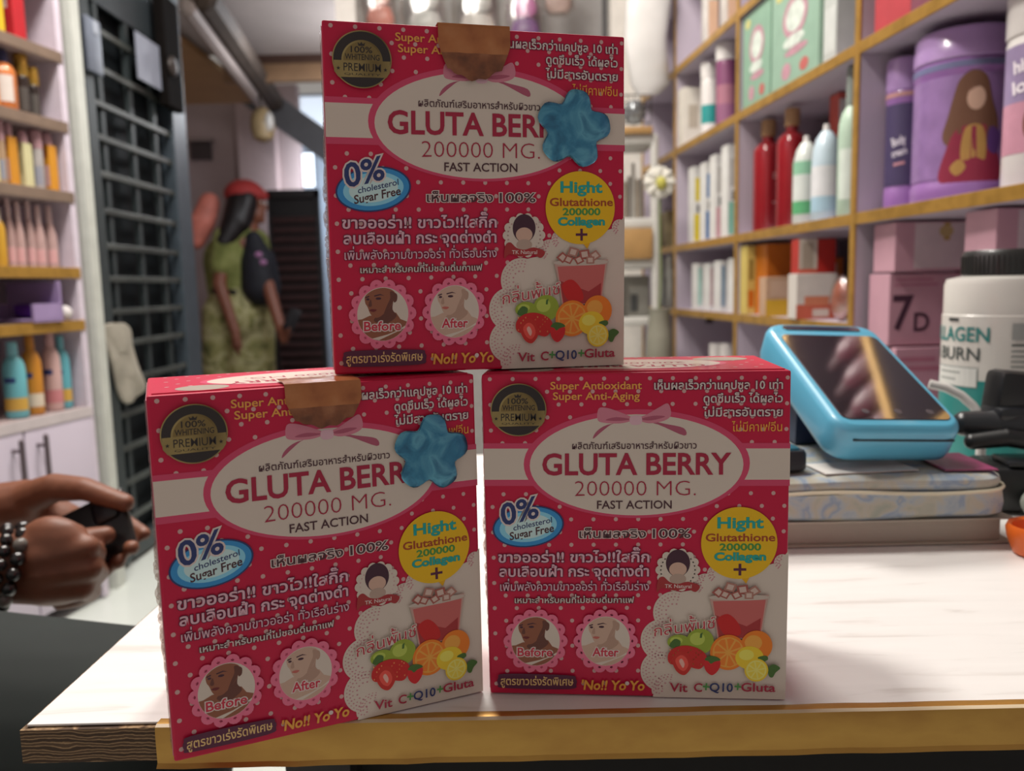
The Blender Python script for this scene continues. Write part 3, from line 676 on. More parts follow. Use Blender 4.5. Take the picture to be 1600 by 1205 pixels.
MB().lathe([(r*.985, h*.13), (r*.985, h*.72)], M('#9272a6', .35, coat=.4, noise=.12, nscale=40), 48).build('label', t)
MB().lathe([(r*1.006, h*.76), (r*1.006, h*.795)], M('#6d6f93', .4), 48).build('band', t)
pr = Print(base=.0003); cx = .001; s = h/.215
br, rd, yl, sk = M('#6e4a36', .5), M('#8f2540', .5), M('#b58c4a', .5), M('#c9a590', .5)
pp = lambda q, m: pr.poly([(cx+x*s, y*s) for x, y in q], m)
pp(spline([(-.016, .148), (-.002, .158), (.014, .150), (.022, .120), (.030, .095), (.026, .070), (-.020, .066), (-.034, .078), (-.028, .105), (-.022, .130)], 5), br)
pp(spline([(-.036, .024), (-.030, .060), (-.016, .088), (.016, .090), (.030, .062), (.036, .024), (0, .020)], 5), rd)
pp(spline([(-.008, .088), (.012, .088), (.016, .050), (.004, .052), (-.012, .050)], 4), yl); pp([(-.001, .090), (.004, .090), (.006, .046), (-.002, .046)], rd)
pp(disc(.003, .124, .0105, .0145, 24), sk); pp(spline([(-.010, .130), (-.002, .145), (.012, .143), (.017, .128), (.006, .138)], 4), br)
pp(spline([(-.024, .040), (-.014, .050), (-.006, .040), (-.016, .030)], 4), yl); pp(spline([(.020, .088), (.034, .080), (.030, .056), (.018, .062)], 4), M('#5d3a7c', .5))
pr.bend(r*.985).build('figure_print', t)
p, w, h = rput(1566, 1690, -25, .835, .08); r = w/2
t = thing('white_tub', 'white tub with pink and lilac label at the right picture edge', 'jar', p, -math.atan2(p.x, p.y))
wht = M('#dcd8d4', .3, coat=.3, noise=.02)
MB().lathe([(r*.95, 0), (r, .005), (r, h*.72), (r*.95, h*.75)], wht, 40).build('body', t); MB().lathe([(r*1.0, h*.75), (r*1.02, h*.76), (r*1.02, h*.97), (r*.96, h)], wht, 40).build('lid', t)
mb = MB(); mb.lathe([(r*1.006, h*.17), (r*1.006, h*.42)], M('#c08a9c', .4, noise=.1), 40, a0=-PI*.95, a1=0); mb.lathe([(r*1.006, h*.42), (r*1.006, h*.70)], M('#8f7fa0', .4, noise=.1), 40, a0=-PI*.95, a1=0); mb.build('label', t)
pr = Print(base=.0003)
pr.text('hite', -.045, -h*.56, -.012, h*.06, M('#e8e0e6', .5), .03, y1=-h*.58); pr.text('loa', -.045, -h*.46, -.014, h*.06, M('#e8e0e6', .5), .03, y1=-h*.48)
pr.poly(disc(-.018, -h*.31, .012, h*.09, 24), M('#7c4a3c', .5)); pr.poly(disc(-.016, -h*.27, .008, h*.05, 20), M('#c99a86', .5))
for v in pr.mb.bm.verts: v.co.z *= -1
pr.bend(r*1.008).build('lettering', t)
# pink card boxes stacked below
pk, pk2, pw, mg = M('#c79aa8', .4, noise=.03), M('#b9788c', .4), M('#d5c4c8', .4), M('#7b2336', .4)
def pinkbox(px0, px1, zt, zb, label, panel, seven=False):
    p = rspot((px0+px1)/2, .08); w = (px1-px0)*p.y/F; h = zt-zb
    t = thing('pink_carton', label, 'box', (p.x, p.y, zb+.0005), RA-.04, 'pink boxes stacked in the nearest cubby')
    mb = MB(); mb.box((0, .034, h/2), (w, .068, h), pk, .0015); mb.build('carton', t, smooth=False)
    q = Print(base=.0004); y0 = 0
    R = lambda a, b, c, d, m: q.poly([(w*(a-.5), h*b), (w*(c-.5), h*b), (w*(c-.5), h*d), (w*(a-.5), h*d)], m)
    if panel:
        R(.25, .06, .97, .97, pw); R(.62, .62, .70, .97, M('#b5974e', .4)); q.poly([(x*w, h*(.80+y)) for x, y in disc(.15, 0, .09, .12, 20)], M('#c2ab76', .4))
    else: R(.06, .90, .55, .93, pk2); R(.06, .83, .62, .86, pk2); R(.70, .06, .98, .95, M('#cdb0ba', .4))
    for v in q.mb.bm.verts: pass
    if seven:
        q.f = lambda x, y: (x, h-y)
        q.text('7', -w*.44, h*.77, -w*.20, h*.46, M('#4a2c3e', .5), .02); q.text('D', -w*.17, h*.80, w*.02, h*.25, M('#4a2c3e', .5), .02)
        q.poly([(w*.26, h*.42), (w*.36, h*.42), (w*.36, h*.45), (w*.26, h*.45)], pk2)
    q.build('front_print', t); return t
z3 = [.813, zat(1440, 424, 1.22), zat(1440, 548, 1.22)]
pinkbox(1396, 1520, z3[0], z3[1], 'pink and white card box above the one printed 7D', True)
pinkbox(1390, 1514, z3[1]-.003, z3[2], 'pink card box printed with a large 7D', False, True)
pinkbox(1403, 1519, z3[2]-.003, .401, 'pink card box below the one printed 7D', False)
pinkbox(1552, 1690, z3[0], z3[1]-.01, 'pink and white card box behind the black jar lid', True)
pinkbox(1552, 1690, z3[1]-.012, .401, 'pink card box behind the white jar with teal base', False)
p = rspot(1534, .14); carton('maroon_carton', 'narrow dark maroon box between the pink boxes', 'box', (p.x+.01, p.y+.05, .401), RA, (.012, .06, z3[0]-.405), mg)
# the cubby of red bottles
mint = [M('#86a892', .45, noise=.05), M('#8fae9a', .45, noise=.05)]; mpk, mwh = M('#b98c98', .5, noise=.2, nscale=60), M('#cdd6cc', .5, noise=.2, nscale=60)
for k, (a, b, top, lab) in enumerate(((1157, 1199, 3, 'mint green gift box beside the shelf post, dark top corner'), (1200, 1272, -40, 'larger mint green gift box with round pink emblem'))):
    p, w, h = rput(a, b, top, 1.11, .012); ln = .30 if k else .12
    q0, q1 = rspot(a, .004), rspot(b, .004); ln = (q0-q1).length
    mid = (q0+q1)/2; t = thing('mint_gift_box', lab, 'box', (mid.x+rx.x*.055, mid.y+rx.y*.055, 1.1106), RA, 'mint green gift boxes')
    h = min(h, .20); MB().box((0, 0, h/2), (.11, ln-.004, h), mint[k], .002).build('carton', t, smooth=False)
    pr = Print(lambda x, y: (x, y), base=.0004); n = 0
    for (u, v, ru, rv, m) in ((.52, .62, .26, .20, mpk), (.52, .62, .19, .14, mwh), (.5, .40, .22, .06, mwh), (.55, .30, .24, .04, mpk), (.35, .14, .10, .08, mpk), (.72, .12, .09, .06, M('#b8645f', .5)), (.2, .9, .09, .05, M('#c5bf7a', .5))):
        pr.poly(disc((u-.5)*ln, v*h, ru*ln, rv*h, 24), m)
    o = pr.build('front_print', t)
    for v in o.data.vertices: v.co = Vector((-.055+v.co.y, -v.co.x, v.co.z))
a = rspot(1306, .05)-ry*.03; carton('grey_carton', 'pale grey box right of the mint gift boxes', 'box', (a.x, a.y, 1.1106), RA, (.075, .05, .195), M('#b9bdb8', .5), [(.1, .1, .9, .5, M('#c9ccc8', .5))])
a = rspot(1385, .05); carton('red_carton', 'red box with pink side on the shelf above the purple tubs', 'box', (a.x+.01, a.y-.075, 1.1106), RA, (.10, .10, .13), M('#b03c44', .45), [(0, 0, 1, 1, M('#b5434a', .45))], near=[(.0, 0, .3, 1, M('#d090a0', .4))])
red_liq = M('#8e1c24', .2, coat=.6, noise=.05); tan = M('#b08a62', .5)
for k, (a, b, top, lab) in enumerate(((1180, 1216, 188, 'red wide bottle with tan cap, nearer the shelf post'), (1216, 1252, 170, 'red wide bottle with tan cap, beside the green and white bottle'))):
    p, w, h = rput(a, b, top, .835, .05); t = thing('red_bottle', lab, 'bottle', p, RA+.3, 'red bottles with tan caps'); r = w*.55
    MB().lathe([(r*.95, 0), (r, .004), (r, h*.70), (r*.95, h*.745), (r*.7, h*.785), (r*.42, h*.81), (r*.40, h*.86)], red_liq, 28, power=3).build('body', t)
    MB().lathe([(r*.46, h*.85), (r*.56, h*.86), (r*.56, h*.985), (r*.48, h)], tan, 20).build('cap', t)
    pr = Print(base=.0004)
    for z in (.50, .47, .25): pr.poly([(-r*.4, h*z), (r*.4, h*z), (r*.4, h*(z+.018)), (-r*.4, h*(z+.018))], M('#c98f8f', .5), up=False)
    o = pr.build('lettering', t); o.location = (0, -r*1.0, 0)
a = fit(rspot(1262, .19), .055, .545); carton('crimson_carton', 'large dark crimson box at the back behind the red bottles', 'box', (a.x, a.y, .8356), RA, (.06, .10, .205), M('#7d1a20', .5))
green, ltblue = M('#8cc0a0', .4), M('#a9c8d8', .4)
p, w, h = rput(1241, 1272, 213, .835, .03); bottle('green_white_bottle', 'white dome-shouldered bottle with green bands', 'bottle', p, RA-.3, h, w*.62, M('#d2d8d2', .3, coat=.3), wht, green, kind='dome', cap_h=.06, lab_z=(.12, .75), lab_cols=[M('#5fae78', .4), M('#d5dbd5', .4), M('#d5dbd5', .4), green])
p, w, h = rput(1270, 1304, 195, .835, .03); bottle('blue_white_bottle', 'white dome-shouldered bottle with pale blue top', 'bottle', p, RA-.3, h, w*.62, M('#c3d6e0', .3, coat=.3), wht, ltblue, kind='dome', cap_h=.06, lab_z=(.1, .6), lab_cols=[ltblue, M('#dfe0e2', .4), M('#dfe0e2', .4)])
p, w, h = rput(1302, 1318, 112, .835, .11, end=.545); carton('red_white_carton', 'tall slim red and white box behind the white bottles', 'box', (p.x, p.y, p.z), RA, (.034, .04, h), M('#c95a50', .45), near=[(0, .5, 1, .95, M('#d8d3cf', .5)), (.5, .6, 1, .95, M('#c04a44', .5)), (.1, .05, .9, .3, M('#cf6a5c', .5))])
p, w, h = rput(1318, 1332, 105, .835, .025); bottle('pump_bottle', 'pale mint bottle tucked against the near shelf divider', 'bottle', p, RA, h, .022, M('#b5cdb8', .35), M('#8a938c', .3), M('#d5e0d5', .4), kind='shampoo', cap_h=.25)
# orange cubby
org, org2, ylw = M('#c9701f', .4), M('#b85a18', .4), M('#d0a52e', .4)
p, w, h = rput(1168, 1214, 383, .65, .065, hd=.053, end=.545); carton('orange_carton', 'plain orange box standing beside the yellow-spined box', 'box', p, RA, (.075, .10, h), org)
p, w, h = rput(1158, 1172, 385, .65, .016, hd=.022, end=.545); carton('yellow_carton', 'slim pale yellow box against the far shelf divider', 'box', p, RA, (.022, .04, h), M('#cdb765', .5), near=[(.2, .1, .8, .35, org), (.3, .5, .7, .8, M('#8f7a3a'))])
p, w, h = rput(1205, 1246, 405, .65, .175, hd=.043, end=.545); carton('amber_carton', 'orange box with white oval at the back of the cubby', 'box', p, RA, (.08, .08, h), M('#c06a24', .4), near=[(.2, .72, .8, .9, M('#d9cfc5'))])
p, w, h = rput(1192, 1236, 433, .65, .03); carton('tan_carton', 'small tan box with yellow lower half', 'box', p, RA-.1, (w, .05, h), M('#bf9c80', .5), near=[(0, 0, 1, .42, ylw), (.15, .5, .85, .9, M('#c7a890'))])
pa, w, h = rput(1236, 1304, 428, .65, .03); carton('coral_carton', 'white and coral box at the front of the orange cubby', 'box', pa, RA-.1, (w*.92, .05, h), M('#d4cdc5', .5), near=[(.0, 0, 1, .32, M('#c9624a')), (.2, .3, .8, .5, M('#d0805f')), (.4, .05, .8, .22, M('#d8c9bb'))])
p2, w2, h2 = rput(1246, 1310, 372, .65, .03); carton('red_panel_carton', 'half white half red box lying on the white and coral box', 'box', (pa.x+.004, pa.y+.01, .6512+h), RA-.1, (w2*.9, .045, h2-h-.002), M('#b02820', .4), near=[(0, 0, .5, 1, M('#c8bdb0', .5)), (.1, .1, .4, .9, M('#a89a8a', .5)), (.0, 0, .5, .12, M('#c4503a', .5))])
p, w, h = rput(1302, 1330, 430, .65, .03)
t = thing('wrapped_packet', 'shiny clear-wrapped coral packet beside the near shelf divider', 'packet', p, RA)
mb = MB(); mb.ell((0, 0, h*.45), (w*.45, .025, h*.45), M('#c9785a', .3, noise=.3, bump=.5), 14); mb.build('contents', t)
mb = MB(); mb.ell((0, 0, h*.5), (w*.5, .03, h*.5), film('crinkled_wrap', '#fff4ea', .4, .15), 14); o = mb.build('wrapper', t)
# farther cubbies: white bottles and slim boxes
p, w, h = rput(1054, 1090, 140, 1.11, .03); carton('cream_carton', 'cream box left of the teal-banded bottle', 'box', p, RA, (w*.8, .05, h), M('#d8d2c6', .5), near=[(.3, .3, .8, .7, M('#b5aa9a'))])
p, w, h = rput(1082, 1094, 122, 1.11, .14, end=1.043); bottle('dark_bottle', 'small dark bottle with red neck behind the cream box', 'bottle', p, RA, h, .02, M('#35282a', .4), M('#8f2a2e'), None)
teal = M('#2c8f8c', .4)
p, w, h = rput(1094, 1121, 100, 1.11, .035); bottle('teal_band_bottle', 'white bottle with teal band and broad white cap', 'bottle', p, RA, h, w/2, wht, wht, teal, kind='wide', cap_h=.2, lab_z=(.05, .85), lab_cols=[wht, teal, teal, wht, wht])
p, w, h = rput(1117, 1148, 66, 1.11, .035); bottle('plum_bottle', 'taller plum bottle with broad white cap', 'bottle', p, RA, h, w/2, M('#7d4668', .4), wht, M('#8a5070'), kind='wide', cap_h=.2, lab_z=(.05, .9), lab_cols=[M('#8d5a78'), M('#a06a7a'), M('#7d4668')])
cols = ['#d8c22e', '#2e6aa8', '#d3a6ac', '#86c0aa']; names = ['yellow', 'blue', 'pink', 'mint']
for k, (a, b, top) in enumerate(((1078, 1095, 262), (1096, 1111, 255), (1111, 1129, 243), (1129, 1152, 228))):
    p, w, h = rput(a, b, top, .835, .03); c = M(cols[k], .45)
    carton('white_carton', 'upright slim white box with %s stripe, on the middle shelf' % names[k], 'box', p, RA, (w*.9, .045, h), M('#dddcd8', .45), near=[(.1, .03, .9, .38, c), (.2, .55, .8, .85, c if k in (0, 1) else M('#b9b5b0')), (.35, .4, .65, .5, M('#555', .5) if False else M('#6d6a6a'))], group='slim white boxes on the middle shelf')
cols = ['#a9cfc4', '#c4a9ac', '#8fa3b5', '#c79aa4']; names = ['mint', 'dusty rose', 'grey blue', 'pink']
for k, (a, b, top) in enumerate(((1084, 1103, 412), (1103, 1119, 412), (1119, 1141, 408), (1141, 1158, 404))):
    p, w, h = rput(a, b, top, .65, .03); c = M(cols[k], .45)
    carton('white_carton', 'upright slim white box with %s stripe, on the lower shelf' % names[k], 'box', p, RA, (w*.92, .045, h), M('#dcdbd8', .45), near=[(.1, .1, .45, .9, c), (.55, .2, .85, .7, M('#c2bfbc'))], group='slim white boxes on the lower shelf')
for k, (a, b, top, zb, cc, lab) in enumerate(((1032, 1043, 405, .65, '#d5d6d2', 'slim white box in the far cubby, left one'), (1044, 1055, 400, .65, '#dcdcd6', 'slim white box in the far cubby, right one'))):
    p, w, h = rput(a, b, top, zb, .03); carton('slim_carton', lab, 'box', p, RA, (w, .04, h), M(cc, .5), near=[(.3, .2, .7, .6, M('#9a9a98'))])
for k, (px, cc, lab) in enumerate(((1020, '#6b5a48', 'brown packet in the far cubby, left one'), (1033, '#8a7a60', 'brown packet in the far cubby, middle one'), (1046, '#a3946e', 'brown packet in the far cubby, right one'))):
    p = fit(rspot(px, .05), .03); p.z = .8356; mb = MB(); mb.box((0, 0, .06), (.03, .05, .12), M(cc, .6, noise=.2), .008); o = mb.build('packet', None); o.location = p; o.rotation_euler = (0, 0, RA); tag(o, lab, 'packet', 'brown packets in the far cubby')
for k, (px, c1, lab) in enumerate(((1121, '#c8642e', 'small white-capped orange jar low in the cubby'), (1138, '#cfc7c0', 'small white-capped pale jar low in the cubby'))):
    p = rspot(px, .05); h = zat(px, 536, p.y)-.401; p.z = .4006
    bottle('small_jar', lab, 'jar', p, RA, h, .02, M(c1, .4), wht, None, kind='wide', cap_h=.3)
for k, (a, b, c1, lab) in enumerate(((1056, 1092, '#c9a088', 'peach pouch on the high shelf, left of the white packs'), (1094, 1120, '#cfcac4', 'white pack with peach corner on the high shelf'), (1122, 1150, '#c9c2ba', 'white pack nearest the post on the high shelf'))):
    p = fit(rspot((a+b)/2, .04), .03); w = (b-a)*p.y/F*.92; p.z = 1.3356
    mb = MB(); mb.box((0, 0, .10), (w*.9, .05, .20), M(c1, .3, noise=.15, nscale=12, bump=.3, coat=.4), .012)
    mb.face([(-w*.3, -.0265, .03), (w*.3, -.0265, .03), (w*.3, -.0265, .12), (-w*.3, -.0265, .12)], M('#d8b294' if k else '#d5bfae', .4)); o = mb.build('pouch', None); o.location = p; o.rotation_euler = (0, 0, RA); tag(o, lab, 'pouch', 'pouches on the high shelf')
# pink tubes on the upper rows of the nearest cubbies (they show in the terminal screen)
tube_proto = None
for k in range(22):
    ly = -.84+.056*(k % 11)+.028*(k//11)
    if abs(ly+.545) < .034: continue
    p = RO+rx*(.05 if k < 11 else .115)+ry*ly; p.z = 1.1107
    if tube_proto is None:
        tube_proto = bottle('pink_tube', 'tall pink tube bottle on the shelf above the purple tubs, mirrored in the terminal screen', 'bottle', p, RA, .17, .019, M('#c4788c', .3, coat=.3), M('#d9b7bf', .3), M('#d8a5b0'), 'pink tube bottles above the counter')
    else:
        r = tube_proto.copy(); C.objects.link(r); r.location = p
        for ch in tube_proto.children: c = ch.copy(); C.objects.link(c); c.parent = r

# ------------------------------------------------------------------ white tiered rack and wire basket at the far end
t = thing('tiered_rack', 'white tiered rack with wooden fronts at the end of the shelving', 'rack', (0, 0, 0)); rw = M('#c2c0ba', .5)
y = 2.42
for px in (962, 1022): mb = MB(); a, b = at(px, 215, y), at(px+6, 600, y); b.z = max(b.z, .0); mb.limb([a, Vector((b.x, y, .01))], [.012, .014], rw, 8); mb.build('post', t)
for py, th in ((218, .03), (350, .03), (412, .03), (503, .025)):
    a, b = at(958, py, y), at(1024, py, y); mb = MB(); mb.box(((a.x+b.x)/2, y+.08, a.z), (b.x-a.x, .18, th), rw, .004); mb.build('tier', t)
for py0, py1 in ((199, 212), (357, 406)):
    a, b = at(960, py1, y), at(1018, py0, y); mb = MB(); mb.box(((a.x+b.x)/2, y-.016, (a.z+b.z)/2), (b.x-a.x, .012, b.z-a.z), M('#a5804f', .5, noise=.1, nscale=15), .003); mb.build('wooden_front', t)
a, b = at(962, 500, y+.06), at(1016, 425, y+.06)
mb = MB(); mb.box(((a.x+b.x)/2, y+.10, (a.z+b.z)/2), (b.x-a.x-.01, .12, b.z-a.z-.02), M('#8f8d86', .5, noise=.1), .006); mb.box(((a.x+b.x)/2, y+.036, (a.z+b.z)/2-.02), (.02, .004, .05), M('#3f4040')); tag(mb.build('grey_bin', None), 'grey bin sitting inside the white tiered rack', 'bin')
a, b = at(962, 342, y+.06), at(1016, 226, y+.06)
mb = MB()
for k in range(7): mb.limb([(a.x+.008+k*.012, y+.08, a.z+.005), (a.x+.008+k*.012, y+.08, a.z+.13+.03*math.sin(k*2))], [.005, .005], M(['#6e665c', '#b5b2aa', '#8b7a64'][k % 3]), 8)
tag(mb.build('utensil_bundle', None), 'bundle of grey and brown sticks on the upper tier of the white rack', 'bundle')
a, b = at(978, 195, y), at(1014, 150, y)
t = thing('wire_basket', 'wire basket of silvery packets on top of the white rack', 'basket', ((a.x+b.x)/2, y+.06, a.z+.006)); ww, hh = (b.x-a.x)*1.2, b.z-a.z
mb = MB(); wr = M('#5d5a58', .4, .6)
for z in (0, hh*.5, hh): mb.tube([(ww/2*sx, .05*sy, z) for sx, sy in ((-1, -1), (1, -1), (1, 1), (-1, 1))], .002, wr, 6, True)
for k in range(6): mb.tube([(-ww/2+ww*k/5, -.05, 0), (-ww/2+ww*k/5, -.05, hh)], .0015, wr, 6)
mb.build('wire_frame', t); mb = MB(); mb.ell((0, 0, hh*.5), (ww*.42, .04, hh*.45), M('#a9adb0', .25, .5, noise=.3, bump=.6), 14); tag(mb.build('silver_packet', None), 'silvery packet lying in the wire basket', 'packet').location = t.location
# flowers
p = rspot(1030, .0); p.z = .8356; f0 = at(1030, 285, p.y-.32)
t = thing('white_flower', 'white flower with yellow centre in front of the far cubby', 'flower', (f0.x, f0.y, p.z-.18))
mb = MB(); mb.tube([(0, 0, 0), (.004, .002, .1), (0, 0, f0.z-t.location.z)], .003, M('#6f7d4a')); mb.build('stem', t)
hd = f0.z-t.location.z; mb = MB()
for k in range(16):
    a = k*PI/8; mb.ell((.026*math.cos(a), -.004+.006*(k % 2), hd+.026*math.sin(a)), (.02, .006, .011), M('#d2cfc4', .6), 10, Matrix.Rotation(-a, 3, 'Y'))
mb.build('petals', t); mb = MB(); mb.ell((.004, -.012, hd-.004), (.015, .01, .018), M('#b3ad4e', .7, noise=.2), 12); mb.build('flower_centre', t)
mb = MB(); mb.lathe([(.03, 0), (.04, .02), (.035, .10), (.028, .16), (.032, .17)], M('#8d8a7c', .5), 20); o = mb.build('vase', None); o.location = (f0.x, f0.y, t.location.z-.17); tag(o, 'grey vase under the white flower', 'vase')
mb = MB(); mb.box((0, 0, .16), (.09, .09, .32), M('#b5b2ab', .6), .004); o = mb.build('pedestal', None); o.location = (f0.x, f0.y, t.location.z-.17-.32); tag(o, 'grey stand carrying the flower vase', 'stand')
# long white plastic bag hanging beside the shelf, and wrapped goods on the back wall
wrap = film('hanging_wrap', '#f8f6f4', .22, .15)
def hanging(name, label, px0, px1, py1, y, cols, cat='bag', top=None):
    a, b = at(px0, py1, y), at(px1, py1, y); w = b.x-a.x; H = .24
    t = thing(name, label, cat, ((a.x+b.x)/2, y, a.z), 0, 'wrapped goods hanging on the back wall'); n = len(cols)
    for k, c in enumerate(cols):
        z0, z1 = H*k/n, H*(k+1)/n; mb = MB(); rr = w*.38*(1 if k % 2 == 0 else .8)
        mb.lathe([(rr*.7, z0+.002), (rr, z0+.02), (rr*.95, (z0+z1)/2), (rr*.75, z1-.01), (rr*.4, z1-.002)], M(c, .4, noise=.15, nscale=25), 18, sy=.45); mb.build('contents', t)
    mb = MB(); mb.lathe([(w*.3, -.006), (w*.47, .01), (w*.5, H*.3), (w*.46, H*.75), (w*.3, H*1.02), (w*.08, H*1.08)], wrap, 24, sy=.5)
    for v in mb.bm.verts: v.co.x += .006*math.sin(v.co.z*60); v.co.y += .005*math.sin(v.co.z*47+v.co.x*80)
    mb.build('plastic_wrap', t)
    mb = MB(); mb.tube([(0, 0, H*1.07), (0, .0, H*1.2), (0, .06, H*1.25)], .003, M('#8a8a8a', .4, .6)); mb.build('hook', t); return t
hanging('hanging_pack', 'peach goods in clear plastic hanging leftmost on the back wall', 566, 624, 47, 2.9, ['#c9806f', '#d08c7a', '#c59a8c'])
hanging('hanging_pack', 'clear grey pack hanging second from the left', 628, 702, 56, 2.86, ['#b9bbb8', '#c5c7c4', '#aeb0ae'])
hanging('hanging_pack', 'whitish clear pack hanging third from the left', 708, 785, 60, 2.9, ['#c2bfba', '#b7b9b5', '#c9c7c2'])
hanging('hanging_pack', 'pink and purple pack hanging right of the clear ones', 790, 852, 68, 2.86, ['#744a84', '#c77cb0', '#c8649c'])
hanging('hanging_pack', 'small pale brown pack hanging highest, right of the pink one', 846, 900, 22, 2.76, ['#b59d94', '#a98c84'])
a = at(1012, 148, 2.40); t = thing('plastic_bag', 'long white plastic bag hanging in front of the far cubby', 'bag', (a.x, a.y, a.z))
mb = MB(); mb.lathe([(.03, 0), (.055, .03), (.06, .15), (.065, .28), (.05, .36), (.02, .40)], M('#cfcdca', .25, coat=.5, noise=.05, bump=.5, nscale=14), 26, sy=.4)
for v in mb.bm.verts: v.co.x += .01*math.sin(v.co.z*25)
mb.build('bag', t); mb = MB(); mb.tube([(0, 0, .39), (.002, 0, .5)], .003, M('#6f6a68')); mb.build('string', t)
mb = MB(); mb.lathe([(.02, 0), (.04, .02), (.035, .05), (.01, .07)], M('#4f4644', .6), 16); o = mb.build('dark_pouch', None); b = at(1000, 32, 2.55); o.location = b; tag(o, 'dark pouch hanging in front of the white plastic bag', 'pouch')
# ------------------------------------------------------------------ left wall: open shelving above cabinet doors
LO = Vector((-.996, 1.9, 0)); LA = -math.atan2(.2, 1)
lx, ly_ = Vector((math.cos(LA), math.sin(LA), 0)), Vector((-math.sin(LA), math.cos(LA), 0))
LB = [1.269, 1.117, .962, .792, .672, .47]; LD = .22
ls = thing('display_shelving', 'white and lilac display shelving with cabinet doors on the left wall', 'shelf', LO, LA)
cab = M('#cdc3d2', .4, noise=.03, nscale=6); brown_edge = M('#7d6a5c', .5, noise=.1)
mb = MB(); mb.box((-LD-.008, -.62, 1.03), (.012, 1.26, 2.05), M('#bba9b6', .6)); mb.build('back_panel', ls, smooth=False)
mb = MB(); mb.box((-LD/2, .010, 1.03), (LD, .018, 2.05), M('#d6cbd8', .5)); mb.build('end_panel', ls, smooth=False)
for i, z in enumerate(LB + [1.44]):
    mb = MB(); mb.box((-LD/2, -.625, z-.012), (LD-.002, 1.248, .022), M('#a08d8c', .6)); o = mb.build('shelf_board', ls, smooth=False)
    mb = MB(); mb.box((.001, -.618, z-.012), (.004, 1.262, .024), gold_trim if i in (3, 4) else brown_edge if i < 3 else M('#c9bfc0', .5), .001); mb.build('edge', o, smooth=False)
for k in range(6):
    y0 = -.208*(k+1)+.012
    mb = MB(); mb.box((-.007, y0+.103, .245), (.016, .203, .42), cab, .002); d = mb.build('door', ls)
    hy = y0+.103+(.07 if k % 2 else -.07); hx = .024
    mb = MB(); hm = M('#6f6468', .35, .6); mb.limb([(hx, hy, .30), (hx, hy, .43)], [.0055, .0055], hm, 10)
    for z in (.32, .41): mb.limb([(0.002, hy, z), (hx, hy, z)], [.004, .004], hm, 8)
    mb.build('handle', d)
nL = -lx
def lspot(px, d): return wall_spot(px, d*.6, LO, nL)
def lput(px0, px1, top, zb, d=.05, k=1.0):
    p = lspot((px0+px1)/2, d); w = (px1-px0)*p.y/F*k; s = min(0, -(w/2+.006)-ly_.dot(p-LO)); p = p+ly_*s; w *= .86; h = zat((px0+px1)/2, top, p.y)-zb; h = min(h, min(z for z in LB+[1.44] if z > zb+.01)-.026-zb)
    p.z = zb+.0008; return p, w, h
for k, (a, b, top, c1, c2, lab) in enumerate(((-8, 10, -60, '#b5303a', '#a8242e', 'red box at the left picture edge on the top shelf'), (12, 40, -70, '#d8b42a', '#c9a422', 'yellow box between two red ones on the top shelf'), (44, 72, -60, '#b5262e', '#d8c0bd', 'red box with white panel on the top shelf'))):
    p, w, h = lput(a, b, top, LB[0], .05); carton('shelf_carton', lab, 'box', p, LA, (w*.72, .034, min(h, .142)), M(c1, .4), near=[(.1, .45, .5, .8, M(c2, .4))], side=-1)
p, w, h = lput(-10, 15, 72, LB[1], .05); carton('orange_carton', 'orange box at the left picture edge on the second shelf', 'box', p, LA, (w*.9, .05, h), M('#c9803a', .4), near=[(.3, .1, .9, .4, M('#d8b5a5', .5))], side=-1)
p, w, h = lput(16, 50, 78, LB[1], .05)
bottle('orange_jar', 'orange jar with white label and navy cap on the second shelf', 'bottle', p, LA, h, w*.6, M('#c07038', .3, coat=.4), M('#2a2c52', .3), M('#cfc5bd', .5), kind='shampoo', cap_h=.2, lab_z=(.15, .7))
blk, brass = M('#2a211e', .25, coat=.5), M('#c9a24a', .22, .8, noise=.05)
for a, b, top, lab in ((52, 70, 74, 'taller dark bottle with gold cap on the second shelf'), (69, 85, 106, 'shorter dark bottle with gold cap beside the taller one')):
    p, w, h = lput(a, b, top, LB[1], .05); bottle('dark_bottle', lab, 'bottle', p, LA, h, w*.62, blk, brass, M('#4d4844', .4), 'dark bottles with gold caps', kind='wide', cap_h=.35, lab_z=(.1, .7))
pinkcap = M('#b78f96', .35, coat=.3)
